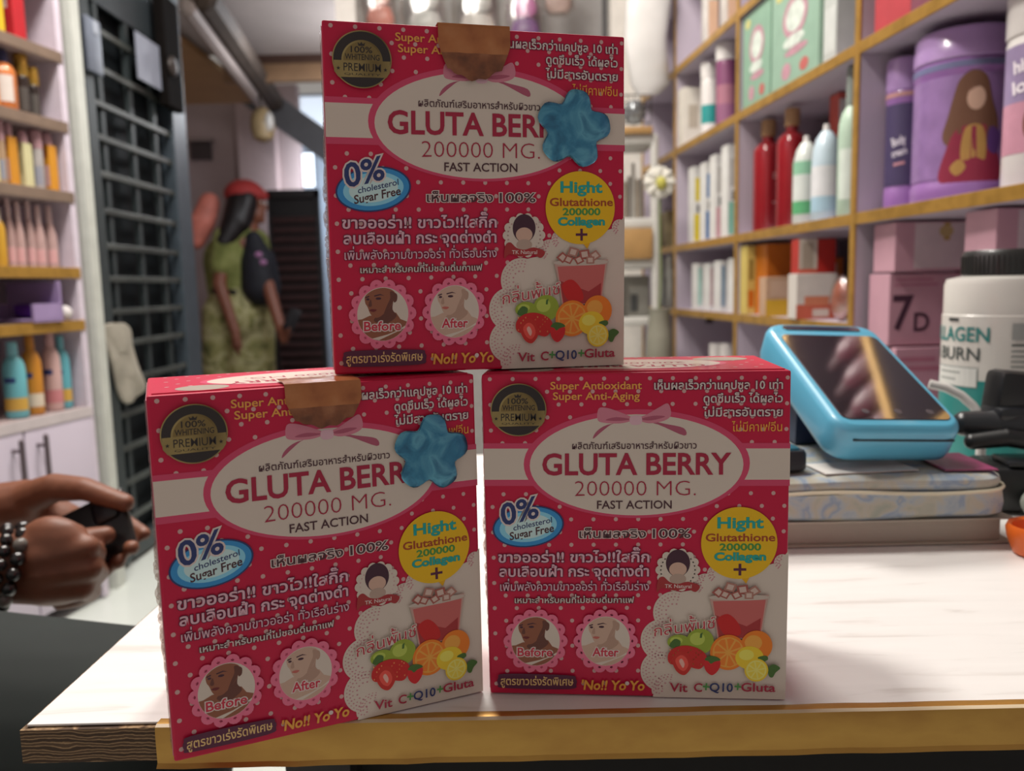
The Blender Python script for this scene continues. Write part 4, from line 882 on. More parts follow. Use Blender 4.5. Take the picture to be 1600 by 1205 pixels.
for a, b, top, c1, lab, kind in ((-8, 11, 178, '#cfc48a', 'pale yellow pack at the left picture edge on the third shelf', 0), (11, 24, 184, '#a98d70', 'tan bottle with clear cap on the third shelf', 1), (24, 41, 190, '#c98a2c', 'amber and pink box left of the cream box', 0), (42, 64, 205, '#cdc79a', 'cream box in the middle of the third shelf', 0), (65, 81, 205, '#a9a3a0', 'clear grey bottle between cream and amber boxes', 1), (83, 106, 208, '#cf8f2a', 'amber box nearest the shelf end panel', 0)):
    p, w, h = lput(a, b, top, LB[2], .045)
    if kind: bottle('cologne_bottle', lab, 'bottle', p, LA, h, w*.65, M(c1, .25, coat=.4), pinkcap, M('#8d8f9a', .4), 'bottles on the third shelf', kind='wide', cap_h=.3, lab_z=(.1, .55))
    else:
        t = thing('lotion_box', lab, 'box', p, LA, 'capped boxes on the third shelf'); hb = h*.78
        mb = MB(); mb.box((0, 0, hb/2), (w*.9, .024, hb), M(c1, .4), .0015); mb.build('carton', t, smooth=False)
        if c1 not in ('#cdc79a', '#cfc48a'):
            mb = MB(); mb.face([(-w*.38, -.0124, .01), (w*.38, -.0124, .01), (w*.38, -.0124, hb*.55), (-w*.38, -.0124, hb*.55)], M('#cfa5a0', .5)); mb.face([(-w*.3, -.0127, hb*.72), (w*.3, -.0127, hb*.72), (w*.3, -.0127, hb*.9), (-w*.3, -.0127, hb*.9)], M('#a85a22')); mb.build('front_print', t, smooth=False)
        else:
            mb = MB(); mb.face([(w*.05, -.0124, hb*.3), (w*.2, -.0124, hb*.3), (w*.2, -.0124, hb*.7), (w*.05, -.0124, hb*.7)], M('#8d8458', .5)); mb.build('front_print', t, smooth=False)
        mb = MB(); mb.lathe([(w*.36, hb), (w*.38, hb+.003), (w*.34, h*.96), (w*.25, h)], pinkcap, 18); mb.build('cap', t)
p, w, h = lput(-6, 14, 325, LB[3], .05); bottle('yellow_bottle', 'yellow bottle at the left picture edge on the fourth shelf', 'bottle', p, LA, h, w/2, M('#c99a34', .3), M('#c9b9a8'), None, kind='shampoo')
clr = M('#b99a96', .15, coat=.6, noise=.1)
for k, (a, b, top) in enumerate(((14, 27, 310), (28, 42, 316), (44, 58, 312), (58, 74, 322), (74, 92, 322))):
    p, w, h = lput(a, b, top, LB[3], .05 if k % 2 else .06)
    bottle('mist_bottle', 'small clear pinkish mist bottle with pale cap, ' + ['beside the yellow bottle', 'second from the yellow bottle', 'in the middle of its row', 'second from the shelf end', 'nearest the shelf end'][k], 'bottle', p, LA, h, w*.62, clr, M('#d0b5b3', .25, coat=.5), M('#cf9f9f', .4), 'clear mist bottles on the fourth shelf', kind='slope', cap_h=.28, lab_z=(.1, .4))
p, w, h = lput(-30, 84, 425, LB[4], .10)
t = thing('plastic_tray', 'lilac plastic tray holding a purple packet', 'tray', p, LA)
mb = MB(); lt = M('#9d88b2', .4)
mb.box((0, .04, .045), (w, .006, .085), lt, .002); mb.box((0, 0, .004), (w, .085, .006), lt, .002); mb.box((-w/2+.003, 0, .02), (.006, .085, .04), lt); mb.box((w/2-.003, 0, .02), (.006, .085, .04), lt); mb.build('tray', t, smooth=False)
q, w, h = lput(16, 76, 468, LB[4], .07); mb = MB(); mb.box((0, 0, .018), (w, .04, .028), M('#5a2a8c', .4, noise=.15, bump=.3), .008); o = mb.build('purple_packet', None); o.location = (q.x, q.y, LB[4]+.008); o.rotation_euler = (0, 0, LA); tag(o, 'deep purple packet lying in the lilac tray', 'packet')
p, w, h = lput(84, 112, 468, LB[4], .03); mb = MB(); mb.ell((0, 0, w*.48), (w*.5, w*.5, w*.48), M('#d5d0cf', .5, noise=.08, nscale=50), 20); o = mb.build('white_ball', None); o.location = p; tag(o, 'fluffy white ball beside the purple packet', 'ball')
blue_l = M('#2d3f78', .4)
for k, (a, b, top, c1, cap, pt, lab) in enumerate(((-10, 22, 535, '#6db5bf', '#7fbfca', '#c9a04a', 'teal lotion bottle at the left picture edge'), (20, 48, 525, '#c8862e', '#b87824', '#d8c9b4', 'orange lotion bottle on the bottom open shelf'), (49, 83, 520, '#cdaaa6', '#c79f9f', '#c58084', 'pink lotion bottle on the bottom open shelf'), (90, 119, 525, '#62acb8', '#6fb0bc', '#c9a04a', 'teal lotion bottle nearest the shelf end'))):
    p, w, h = lput(a, b, top, LB[5], .06)
    t = bottle('lotion_bottle', lab, 'bottle', p, LA+.4, h, w*(.62 if k < 2 else .47), M(c1, .35, coat=.3), M(cap, .35, coat=.3), M(pt, .4), 'lotion bottles on the bottom open shelf', kind='shampoo', cap_h=.17, lab_z=(.12, .32), sq=.7)
    mb = MB(); bh = h*.83; rr = w*(.63 if k < 2 else .48); mb.lathe([(rr, bh*.56), (rr, bh*.64)], blue_l, 16, a0=-PI*.75, a1=-PI*.4, sy=.7); mb.build('emblem', t)

# ------------------------------------------------------------------ steel security gate folded against the left wall
GX = -1.06
def gpt(px, py, x=GX):
    d = ray(px, py); return Vector((0, 0, HC)) + d*(x/d.x)
steel, steel_d, steel_l = M('#394143', .45, .3, noise=.15), M('#191d20', .6, .2, noise=.2, nscale=8), M('#465059', .4, .3, noise=.1)
steel_d.node_tree.nodes['Principled BSDF'].inputs['Specular IOR Level'].default_value = .12
g = thing('security_gate', 'dark grey steel security gate with flat cross bars beside the left shelving', 'gate', (GX, 2.1, 0))
def gp(mb, name):
    o = mb.build(name, g, smooth=False); o.data.transform(Matrix.Translation((-GX, -2.1, 0))); return o
mb = MB(); mb.box((GX-.03, 2.42, 1.05), (.012, .62, 2.06), steel_d); gp(mb, 'sheet_panel')
for y, w, m in ((2.125, .05, steel), (2.685, .11, steel_l)): mb = MB(); mb.box((GX, y, 1.05), (.045, w, 2.08), m, .004); gp(mb, 'frame_post')
for z in (.035, 2.07): mb = MB(); mb.box((GX, 2.41, z), (.04, .50, .05), steel, .003); gp(mb, 'frame_rail')
for px in (168, 213, 248):
    y = gpt(px, 300).y; mb = MB(); mb.box((GX-.002, y, 1.05), (.014, .022, 2.02), M('#343c3e', .5, .3)); gp(mb, 'upright_bar')
for py in (88, 140, 190, 237, 288, 340, 390, 437, 485, 533, 588, 640, 692, 745, 800):
    z = gpt(213, py).z; mb = MB(); mb.box((GX+.008, 2.40, z), (.010, .49, .016), M('#4c504d', .45, .4, noise=.4, nscale=9), .002); gp(mb, 'cross_bar')
mb = MB(); z0 = gpt(213, 50).z; mb.box((GX+.002, 2.40, (z0+2.04)/2), (.01, .49, 2.04-z0), M('#363d42', .5, .2, noise=.1, nscale=4)); gp(mb, 'top_sheet')
a, b = gpt(252, 165, -1.03), gpt(266, 8, -1.03); mb = MB(); lb = M('#0f0c0b', .9, noise=.21); lb.node_tree.nodes['Principled BSDF'].inputs['Specular IOR Level'].default_value = .08; mb.box((-1.022, (a.y+b.y)/2, (a.z+b.z)/2), (.03, b.y-a.y, b.z-a.z), lb, .006); mb.ell((-1.0, (a.y+b.y)/2-.03, a.z+.12), (.012, .03, .03), M('#2f2623', .5), 12); gp(mb, 'lock_box')
a, b = gpt(211, 122, -1.035), gpt(250, 78, -1.035)
mb = MB(); mb.box((-1.026, (a.y+b.y)/2, (a.z+b.z)/2), (.003, b.y-a.y, b.z-a.z), M('#8b90a0', .6)); tag(mb.build('paper_notice', None, smooth=False), 'pale grey paper sheet fixed to the upper part of the gate', 'paper')
a, b = gpt(128, 105, -1.03), gpt(150, 35, -1.03)
mb = MB(); mb.box((-1.028, (a.y+b.y)/2+.015, (a.z+b.z)/2), (.012, .07, b.z-a.z), M('#737b8a', .5, noise=.1), .003); mb.box((-1.0215, (a.y+b.y)/2+.02, b.z-.02), (.003, .02, .03), M('#a9b0bd', .4)); tag(mb.build('grey_folder', None), 'slim blue-grey folder hung on the gate next to the shelving', 'folder')
# cloth hung over a bar
tw = [(160, 508), (200, 508), (207, 540), (216, 580), (224, 606), (212, 622), (196, 631), (184, 610), (174, 580), (163, 540)]
q = spline([(gpt(x, y, -1.03).y, gpt(x, y, -1.03).z) for x, y in tw], 4)
cy = sum(a for a, b in q)/len(q); cz = sum(b for a, b in q)/len(q)
mb = MB(); cm = M('#a39d90', .9, noise=.08, nscale=40)
for s, dx in ((1, .0),):
    rings = []
    for sc, th in ((1.0, 0), (.97, .006), (.7, .010), (.35, .008)): rings.append([(mb.bm.verts.new((-1.030+th+.004*math.sin(yy*70), cy+(yy-cy)*sc, cz+(zz-cz)*sc))) for yy, zz in q])
    i = mb.mi(cm)
    for A, B in zip(rings, rings[1:]):
        for k in range(len(q)): mb.bm.faces.new((A[k], A[(k+1) % len(q)], B[(k+1) % len(q)], B[k])).material_index = i
    mb.bm.faces.new(rings[-1]).material_index = i; mb.bm.faces.new(rings[0]).material_index = i
tag(mb.build('cleaning_cloth', None), 'cream cloth hanging in a point from a gate bar', 'cloth')

# ------------------------------------------------------------------ corridor furnishings
y = 6.3; a, b = at(434, 585, y), at(498, 296, y)
t = thing('slatted_shutter', 'dark slatted shutter standing at the end of the corridor', 'shutter', ((a.x+b.x)/2, y, -.15))
w, h = b.x-a.x, b.z+.15; dk = M('#1b1718', .6); mb = MB()
for x in (-w/2+.015, w/2-.015): mb.box((x, 0, h/2), (.03, .05, h), dk)
mb.box((0, 0, h-.03), (w, .05, .06), dk); mb.box((0, .02, h/2), (w-.05, .01, h-.02), dk); mb.build('frame', t, smooth=False)
mb = MB()
for k in range(17): mb.box((0, -.012, .25+k*(h-.4)/17), (w-.06, .03, .035), M('#4a3434', .5, noise=.2), rot=Matrix.Rotation(.5, 3, 'X'))
mb.build('slats', t, smooth=False)
p0 = at(412, 222, 5.4); p1 = at(412, 168, 5.4); t = thing('pendant_lamp', 'tan bulbous lamp hanging under the diagonal beam', 'lamp', p0); h = p1.z-p0.z
mb = MB(); mb.lathe([(.02, 0), (.06, .02), (.078, h*.4), (.07, h*.75), (.035, h*.95), (.02, h)], M('#a38d68', .4, noise=.15), 24); mb.build('shade', t)
mb = MB(); mb.ell((.055, -.045, h*.55), (.03, .03, .06), M('#d5d2cc', .15, coat=.6), 14); mb.build('bulb', t)
mb = MB(); mb.tube([(0, 0, h*.98), (-.02, 0, h+.1), (-.03, .02, 2.13-p0.z)], .008, M('#3a302a')); mb.build('cord', t)

# ------------------------------------------------------------------ people
def remesh(o, vox, it=3):
    m = o.modifiers.new('skin', 'REMESH'); m.mode = 'VOXEL'; m.voxel_size = vox; m.use_smooth_shade = True
    s = o.modifiers.new('soft', 'SMOOTH'); s.iterations = it; s.factor = .5
    return o
V = Vector
def head(mb, c, f, m, s=1.0):                        # c = centre, f = unit facing direction (horizontal)
    side = V((-f.y, f.x, 0)); up = V((0, 0, 1)); R = Matrix((side, f, up)).transposed()
    P3 = lambda a, b, cc: V(c)+side*a*s+f*b*s+up*cc*s
    mb.ell(P3(0, -.008, .015), (.073*s, .092*s, .10*s), m, 20, R); mb.ell(P3(0, .03, -.05), (.052*s, .058*s, .062*s), m, 16, R)
    mb.limb([P3(0, .083, .012), P3(0, .105, -.018)], [.010*s, .014*s], m, 10)
    for k in (-1, 1):
        mb.ell(P3(.072*k, -.01, -.005), (.012*s, .02*s, .03*s), m, 10, R); mb.ell(P3(.03*k, .078, .028), (.02*s, .012*s, .008*s), m, 10, R)
    mb.ell(P3(0, .085, -.052), (.024*s, .012*s, .008*s), m, 10, R); mb.ell(P3(0, .08, -.066), (.02*s, .012*s, .007*s), m, 10, R); mb.ell(P3(0, .07, -.095), (.022*s, .02*s, .018*s), m, 10, R)
    return P3
# customer in the corridor
WY = 5.8
wp = lambda px, py, dy=0: at(px, py, WY+dy)
wsk = M('#7d4a36', .5, noise=.05)
wroot = thing('person', 'person in red cap and camouflage trousers walking along the corridor holding a phone', 'person', (wp(375, 400).x, WY, -.15))
def wpart(mb, name, vox=None, smooth=True):
    o = mb.build(name, wroot, smooth=smooth); o.data.transform(Matrix.Translation(-wroot.location)); return remesh(o, vox) if vox else o
hips = wp(372, 478); chest = wp(380, 385); neck = wp(388, 352); hc = wp(392, 322)
mb = MB(); P3 = head(mb, hc, V((1, -.15, 0)).normalized(), wsk, 1.1)
mb.limb([hips, chest, wp(386, 362)], [.15, .145, .09], wsk, 16); mb.limb([wp(384, 368), neck, hc-V((0, 0, .05))], [.07, .055, .055], wsk)
ra = [wp(402, 374, -.0), wp(420, 450, -.18), wp(444, 530, -.30)]; la = [wp(352, 374, -.12), wp(343, 445, -.20), wp(368, 520, -.26)]
mb.limb(ra, [.058, .046, .034], wsk); mb.limb(la, [.058, .046, .034], wsk)
for arm, tip in ((ra, wp(456, 498, -.32)), (la, wp(372, 555, -.27))):
    w0 = arm[-1]; d = (tip-w0).normalized(); sd = V((.4, -.9, 0)); sd = (sd-d*sd.dot(d)).normalized()
    mb.limb([w0, w0+d*.09], [.03, .038], wsk)
    for k in range(4): mb.limb([w0+d*.08+sd*(.024*(k-1.5)), w0+d*.13+sd*(.024*(k-1.5)), w0+d*(.165-.012*abs(k-1.2))+sd*(.021*(k-1.5))+V((.01, 0, 0))], [.012, .011, .009], wsk, 8)
    mb.limb([w0+d*.03+sd*.03, w0+d*.07+sd*.055, w0+d*.10+sd*.06], [.014, .012, .01], wsk, 8)
fl = [wp(345, 560), wp(398, 560)]
legs = [[wp(352, 490, -.05), wp(345, 600, -.08), V((wp(335, 600).x, WY-.05, -.06))], [wp(395, 490, .05), wp(402, 600, .02), V((wp(412, 600).x, WY+.05, -.06))]]
for lg in legs:
    mb.limb(lg, [.095, .075, .045], wsk); e = lg[-1]; mb.limb([e+V((-.05, 0, -.045)), e+V((.13, -.02, -.055))], [.042, .034], wsk)
wpart(mb, 'body', .012)
camo = pattern('camouflage_cloth', [(.32, '#55592f'), (.46, '#94905a'), (.56, '#b5ae82'), (.68, '#70703c')], size=9, rough=.8, detail=3, dist=.8)
olive = pattern('olive_cloth', [(.35, '#5d632c'), (.5, '#7c8044'), (.65, '#8e9058')], size=7, rough=.85, detail=3)
mb = MB()
for lg in legs: mb.limb([lg[0], lg[1], lg[2]+V((0, 0, .05))], [.155, .13, .095], camo, 16)
mb.limb([wp(372, 472), wp(372, 492)], [.205, .215], camo, 18); wpart(mb, 'trousers', .014)
mb = MB(); mb.limb([wp(366, 450), wp(364, 408), wp(374, 374)], [.185, .20, .145], olive, 18); mb.limb([wp(352, 372, -.12), wp(345, 415, -.17)], [.085, .078], olive, 14); mb.limb([wp(402, 376), wp(412, 415, -.1)], [.08, .07], olive, 14); wpart(mb, 'shirt', .014)
navy = M('#15161f', .7, noise=.3, nscale=20)
mb = MB(); mb.limb([wp(408, 448, -.10), wp(404, 410, -.11), wp(396, 374, -.09)], [.135, .12, .06], navy, 16); o = wpart(mb, 'front_panel', .014); o['label'] = 'navy front panel with pink print'
mb = MB(); 
for k, (px, py) in enumerate(((396, 406), (404, 398), (411, 410))): mb.ell(wp(px, py, -.215), (.026, .01, .02), M('#a5709a', .6), 10)
wpart(mb, 'pink_print')
mb = MB(); mb.limb([wp(334, 455, -.165), wp(366, 457, -.185)], [.02, .02], M('#1d1614', .5), 10); wpart(mb, 'belt')
hair = M('#171112', .5, noise=.2)
mb = MB(); mb.ell(P3(0, -.03, .03), (.10, .10, .11), hair, 16); mb.limb([wp(380, 316, -.03), wp(370, 345, -.09), wp(350, 378, -.16), wp(338, 402, -.18)], [.115, .10, .06, .025], hair, 14); mb.limb([wp(386, 312, -.07), wp(376, 348, -.12)], [.07, .06], hair, 12); wpart(mb, 'hair', .012)
redc = M('#a3302e', .7, noise=.1)
mb = MB(); mb.ell(wp(381, 303), (.135, .135, .10), redc, 20); mb.limb([wp(398, 300, -.02), wp(412, 306, -.03)], [.06, .035], redc, 12); wpart(mb, 'cap', .012)
mb = MB()
for k in (-1, 1): mb.ell(P3(.03*k, .088, .018), (.012, .008, .007), M('#e5e0da', .3), 10); mb.ell(P3(.03*k, .095, .018), (.005, .004, .005), M('#1a1210', .3), 8)
wpart(mb, 'eyes')
mb = MB(); c = wp(456, 500, -.36); mb.box(c, (.075, .012, .15), M('#1c1a1e', .3), .004, rot=Matrix.Rotation(.5, 3, 'Y')); tag(mb.build('smartphone', None), 'dark phone in the raised hand of the corridor person', 'phone')
mb = MB(); c = wp(323, 345, .0); pkb = M('#d07a6a', .6, noise=.2, nscale=10)
mb.limb([wp(327, 318, .0), wp(318, 345, -.05), wp(306, 374, -.05)], [.075, .085, .07], pkb, 14); mb.ell(wp(307, 343, -.1), (.05, .04, .04), M('#dccbc2', .5), 12); tag(remesh(mb.build('bundle', None), .012), 'pink and red bundle carried behind the shoulder of the corridor person', 'bundle')

# seated person at the left of the counter
sk = M('#7b4c37', .5, noise=.10, nscale=60)
pr_ = thing('person', 'seated person in dark trousers at the counter\'s left end, both hands around a black phone', 'person', (-.80, .77, 0))
def spart(mb, name, vox=None, it=3):
    o = mb.build(name, pr_); o.data.transform(Matrix.Translation(-pr_.location)); return remesh(o, vox, it) if vox else o
pel, chs, nk = V((-.83, .77, .44)), V((-.86, .77, .80)), V((-.85, .77, .96))
mb = MB(); Q3 = head(mb, V((-.81, .78, 1.10)), V((1, .15, 0)).normalized(), sk)
mb.limb([pel, V((-.85, .77, .6)), chs], [.14, .13, .14], sk, 16); mb.limb([V((-.86, .60, .87)), chs+V((0, 0, .06)), V((-.86, .94, .87))], [.06, .09, .06], sk); mb.limb([chs, nk, V((-.82, .78, 1.05))], [.07, .055, .05], sk)
A = lambda px, py, y: at(px, py, y)
rw_, lw_ = A(2, 888, .748), A(-45, 800, .85)
mb.limb([V((-.86, .60, .87)), V((-.80, .55, .60)), rw_+V((-.05, -.006, .004)), rw_], [.055, .046, .033, .029], sk)
mb.limb([V((-.86, .94, .87)), V((-.80, .96, .62)), lw_], [.055, .046, .027], sk)
# near fist: back of the hand toward the counter, fingers curled away round the screen
kn = [A(116, 838, .756), A(136, 856, .748), A(140, 888, .746), A(128, 918, .750)]
for k, q in enumerate(kn):
    st = rw_+V((.006, 0, .014-.009*k)); mb.limb([st, (st+q)/2+V((0, -.004, 0)), q], [.021, .0185, .0125], sk, 12)
    m1 = q+V((-.006, .026, -.014)); m2 = m1+V((-.018, .010, -.010)); m3 = m2+V((-.016, -.006, -.002))
    mb.limb([q, m1, m2, m3] if k else [q, q+V((-.006, .020, -.018)), q+V((-.022, .030, -.028))], [.0118, .0105, .0095, .008] if k else [.0118, .0100, .0085], sk, 10)
mb.ell((rw_+kn[1]+kn[2])/3+V((-.006, .002, .004)), (.038, .020, .040), sk, 16)
mb.ell(A(80, 918, .755), (.040, .018, .018), sk, 14)
mb.limb([rw_+V((.01, .02, .02)), rw_+V((.045, .038, .012)), rw_+V((.078, .046, .016))], [.017, .013, .010], sk, 10)
# far hand: thumb along the top of the phone, fingers wrapping from behind
pl = A(52, 806, .872)
mb.limb([lw_, pl, A(92, 822, .878)], [.027, .031, .028], sk, 14); mb.limb([lw_, A(40, 785, .855)], [.027, .025], sk)
mb.limb([A(30, 786, .855), A(85, 762, .838), A(132, 764, .828), A(196, 786, .815)], [.021, .0155, .0125, .0095], sk, 12)
for bx, by, mx, my, tx, ty, r in ((100, 805, 190, 812, 226, 834, .0085), (104, 830, 196, 850, 206, 856, .0095), (100, 848, 180, 872, 184, 878, .0095), (92, 862, 158, 888, 164, 893, .0085)):
    mb.limb([A(bx, by, .885), A((bx+mx)/2, (by+my)/2, .888), A(mx, my, .850), A(tx, ty, .798 if ty > 840 else .83)], [r*1.25, r*1.15, r*1.05, r*.85], sk, 10)
rt = [V((-.80, .66, .42)), V((-.52, .60, .395)), V((-.30, .575, .395)), V((-.31, .56, .22)), V((-.33, .56, .085))]
lt_ = [V((-.86, .90, .42)), V((-.90, 1.10, .41)), V((-.92, 1.22, .40)), V((-.94, 1.18, .22)), V((-.95, 1.16, .085))]
for lg in (rt, lt_):
    mb.limb(lg, [.085, .08, .06, .05, .04], sk, 14); mb.limb([lg[-1]+V((-.03, 0, -.035)), lg[-1]+V((.12, -.01, -.047))], [.045, .034], sk)
spart(mb, 'body', .0032, 4)
trs = M('#18201e', .8, noise=.12, nscale=12)
mb = MB()
for lg in (rt, lt_): mb.limb(lg[:-1]+[lg[-1]+V((0, 0, .06))], [.105, .102, .085, .07, .062], trs, 20)
mb.limb([pel+V((.0, -.06, 0)), pel+V((0, .06, 0))], [.15, .15], trs, 18); spart(mb, 'trousers', .007, 6)
mb = MB(); bl = M('#1b1c20', .85)
mb.limb([pel+V((0, 0, .08)), V((-.85, .77, .62)), chs], [.158, .150, .158], bl, 18); mb.limb([V((-.86, .60, .87)), chs+V((0, 0, .05)), V((-.86, .94, .87))], [.076, .105, .076], bl); mb.limb([V((-.86, .60, .87)), V((-.80, .55, .60)), V((-.72, .60, .56))], [.074, .062, .052], bl); mb.limb([V((-.86, .94, .87)), V((-.80, .96, .62)), V((-.72, .92, .58))], [.074, .062, .05], bl); spart(mb, 'shirt', .009)
mb = MB(); mb.ell(Q3(0, -.02, .035), (.083, .100, .095), M('#14100f', .7), 18); spart(mb, 'hair')
mb = MB()
for k in (-1, 1): mb.ell(Q3(.03*k, .077, .018), (.012, .007, .005), M('#cfc6bd', .4), 10); mb.ell(Q3(.03*k, .0815, .018), (.005, .004, .0045), M('#1a1210', .3), 8)
spart(mb, 'eyes')
mb = MB(); ax = (rw_-V((-.80, .55, .60))).normalized(); u = ax.orthogonal().normalized(); w = ax.cross(u); cb = A(18, 886, .748)
bd = M('#181414', .25, coat=.6, noise=.4, nscale=90)
for k in range(17): a = 2*PI*k/17; mb.ell(cb+.0375*math.cos(a)*u+.0375*math.sin(a)*w, (.0068, .0068, .0068), bd if k % 4 else M('#6d6862', .3, noise=.2), 10)
for k in range(17): a = 2*PI*(k+.5)/17; mb.ell(cb-ax*.012+.034*math.cos(a)*u+.034*math.sin(a)*w, (.006, .006, .006), bd, 10)
tag(mb.build('bead_bracelet', None), 'dark bead bracelet on the near wrist of the seated person', 'bracelet')
a, b, c = A(188, 760, .832), A(206, 830, .806), A(112, 797, .828)
ev = (b-a).normalized(); eu = (c-a); eu = (eu-ev*eu.dot(ev)).normalized(); en = eu.cross(ev)
if en.y > 0: en = -en
Rm = Matrix((eu, ev, en)).transposed(); cc = a+eu*.066+ev*.034-en*.004
t = thing('smartphone', 'black phone held between the two hands of the seated person', 'phone', cc); pb = M('#1a1718', .35, coat=.3)
mb = MB(); mb.box((0, 0, 0), (.132, .068, .008), pb, .003, rot=Rm, seg=3); mb.build('case', t)
mb = MB(); mb.box(Rm @ V((0, 0, -.0042)), (.124, .062, .0006), M('#0e0f14', .1), rot=Rm); mb.build('screen', t)
mb = MB(); mb.box(Rm @ V((-.045, -.016, .005)), (.026, .024, .003), M('#252227', .3), .004, rot=Rm); mb.build('camera_bump', t)
t = thing('stool', 'plain dark stool under the seated person', 'stool', (-.84, .77, 0))
mb = MB(); mb.lathe([(.14, .24), (.16, .25), (.16, .275), (.14, .28)], M('#3a2f2a', .6), 24); mb.build('seat', t)
for sx, sy in ((1, 1), (1, -1), (-1, 1), (-1, -1)): mb = MB(); mb.limb([(.12*sx, .12*sy, .015), (.09*sx, .09*sy, .25)], [.014, .014], M('#3a2f2a', .6), 8); mb.build('leg', t)

# ------------------------------------------------------------------ things on the counter, right of the cartons
t = thing('ledger_book', 'thick book with greyish page edges at the bottom of the pile', 'book', (.215, .70, TT+.0008))
mb = MB(); mb.box((0, 0, .0092), (.290, .222, .0165), pattern('page_edges', [(.3, '#a59c90'), (.55, '#c9c1b5'), (.7, '#b3aa9e')], kind='wave', scale=(.3, .3, 1), size=210, rough=.9, detail=2, dist=3), .0008); mb.build('pages', t, smooth=False)
mb = MB(); cv = M('#b9b0a2', .6)
for z in (.0006, .0184): mb.box((.001, 0, z), (.302, .232, .0010), cv)
mb.build('covers', t, smooth=False)
floral = pattern('floral_fabric', [(.2, '#8f9d94'), (.42, '#b3b0a2'), (.52, '#a7b0b4'), (.60, '#8b9cb0'), (.72, '#b7b2a4'), (.85, '#a5ad94')], size=60, rough=.9, detail=5, dist=.6)
t = thing('fabric_organizer', 'puffy floral fabric organizer lying on the book', 'organizer', (.215, .695, TT+.0208))
def rrect(w, d, r, n=6):
    o = []
    for cx, cy, a0 in ((w/2-r, d/2-r, 0), (-w/2+r, d/2-r, PI/2), (-w/2+r, -d/2+r, PI), (w/2-r, -d/2+r, 1.5*PI)):
        for k in range(n+1): a = a0+PI/2*k/n; o.append((cx+r*math.cos(a), cy+r*math.sin(a)))
    return o
def slab(mb, w, d, levels, m, r=.02, mat4=None, wob=0, n=6):   # stacked rounded outlines (inset, z)
    rings = []; T = mat4 or Matrix()
    for ins, z in levels:
        pts = rrect(w-2*ins, d-2*ins, max(.002, r-ins), n)
        pts2 = []
        for (x0_, y0_), (x1_, y1_) in zip(pts, pts[1:]+pts[:1]):
            L = math.hypot(x1_-x0_, y1_-y0_); q = 1 if L < .03 else 14
            for k in range(q): pts2.append((x0_+(x1_-x0_)*k/q, y0_+(y1_-y0_)*k/q))
        rings.append([mb.bm.verts.new(T @ V((x, y, z+wob*math.sin(x*46+z*90)*math.cos(y*31)))) for x, y in pts2])
    n0 = min(len(r_) for r_ in rings); i = mb.mi(m)
    for A_, B_ in zip(rings, rings[1:]):
        for k in range(n0): mb.bm.faces.new((A_[k], A_[(k+1) % n0], B_[(k+1) % n0], B_[k])).material_index = i
    mb.bm.faces.new(rings[0][::-1]).material_index = i; mb.bm.faces.new(rings[-1]).material_index = i
mb = MB(); slab(mb, .298, .235, [(.008, 0), (.001, .004), (0, .011), (.0012, .019), (.0005, .021)], floral, .022, wob=.0009); mb.build('lower_cushion', t)
mb = MB(); slab(mb, .294, .232, [(.002, .0215), (0, .026), (.001, .0295), (.006, .0325)], floral, .022, wob=.0007); mb.build('upper_flap', t)
mb = MB(); pts = rrect(.297, .234, .022); P_ = []
for (x0_, y0_), (x1_, y1_) in zip(pts, pts[1:]+pts[:1]):
    L = math.hypot(x1_-x0_, y1_-y0_); q = 1 if L < .03 else 14
    for k in range(q): x, y = x0_+(x1_-x0_)*k/q, y0_+(y1_-y0_)*k/q; P_.append((x, y, .0212+.0014*math.sin(x*40+1)))
mb.tube(P_, .0013, M('#cfc8b0', .6), 8, True); o = mb.build('piping', t); o['label'] = 'cream piping'
OT = TT+.0208+.0336
mb = MB(); mb.box((.338, .618, OT+.0008), (.038, .06, .001), M('#8e3a62', .4, noise=.35, nscale=30), rot=Matrix.Rotation(-.06, 3, 'Z')); tag(mb.build('magenta_leaflet', None, smooth=False), 'magenta leaflet under the right corner of the blue terminal', 'leaflet')
mb = MB(); mb.box((.262, .606, OT+.0007), (.072, .034, .0009), M('#cfcbc6', .6), rot=Matrix.Rotation(.1, 3, 'Z')); tag(mb.build('paper_slip', None, smooth=False), 'white paper slip under the front of the blue terminal', 'paper')
# dark handset with teal top
t = thing('card_reader', 'dark block with teal top between the carton and the blue terminal', 'device', (.180, .618, OT+.0008), .1)
mb = MB(); slab(mb, .074, .055, [(.002, 0), (0, .002), (0, .013), (.0015, .0155)], M('#211f25', .4), .008); mb.build('casing', t); mb = MB(); slab(mb, .066, .047, [(0, .0157), (.001, .0172)], M('#1f5a6c', .35), .006); mb.build('top_plate', t)
# blue card terminal, tilted on its printer hump
ex, ev, en = V((.991, .1232, -.0517)), V((-.0879, .8927, .442)), V((.1006, -.4335, .8955)); org_ = V((.2805, .654, .6500)); sl = .1262
T4 = Matrix((( ex.x, ev.x, en.x, org_.x), (ex.y, ev.y, en.y, org_.y), (ex.z, ev.z, en.z, org_.z), (0, 0, 0, 1)))
t = thing('card_terminal', 'sky blue handheld payment terminal with glossy screen, propped on the floral organizer', 'terminal'); t.matrix_world = T4
tb = M('#5cb2d2', .38, coat=.3, noise=.02); bw, bl_ = .1035, sl+.034
S2 = Matrix.Translation((0, .006, 0))
mb = MB(); slab(mb, bw, bl_, [(.006, -.033), (.0015, -.030), (0, -.025), (0, -.006), (.0012, -.0028), (.004, -.0004), (.0055, 0)], tb, .018, S2); mb.build('shell', t)
mb = MB(); slab(mb, bw-.003, bl_-.002, [(0, -.0135), (0, -.0125)], M('#3c88a8', .5), .0175, S2); mb.build('seam', t)
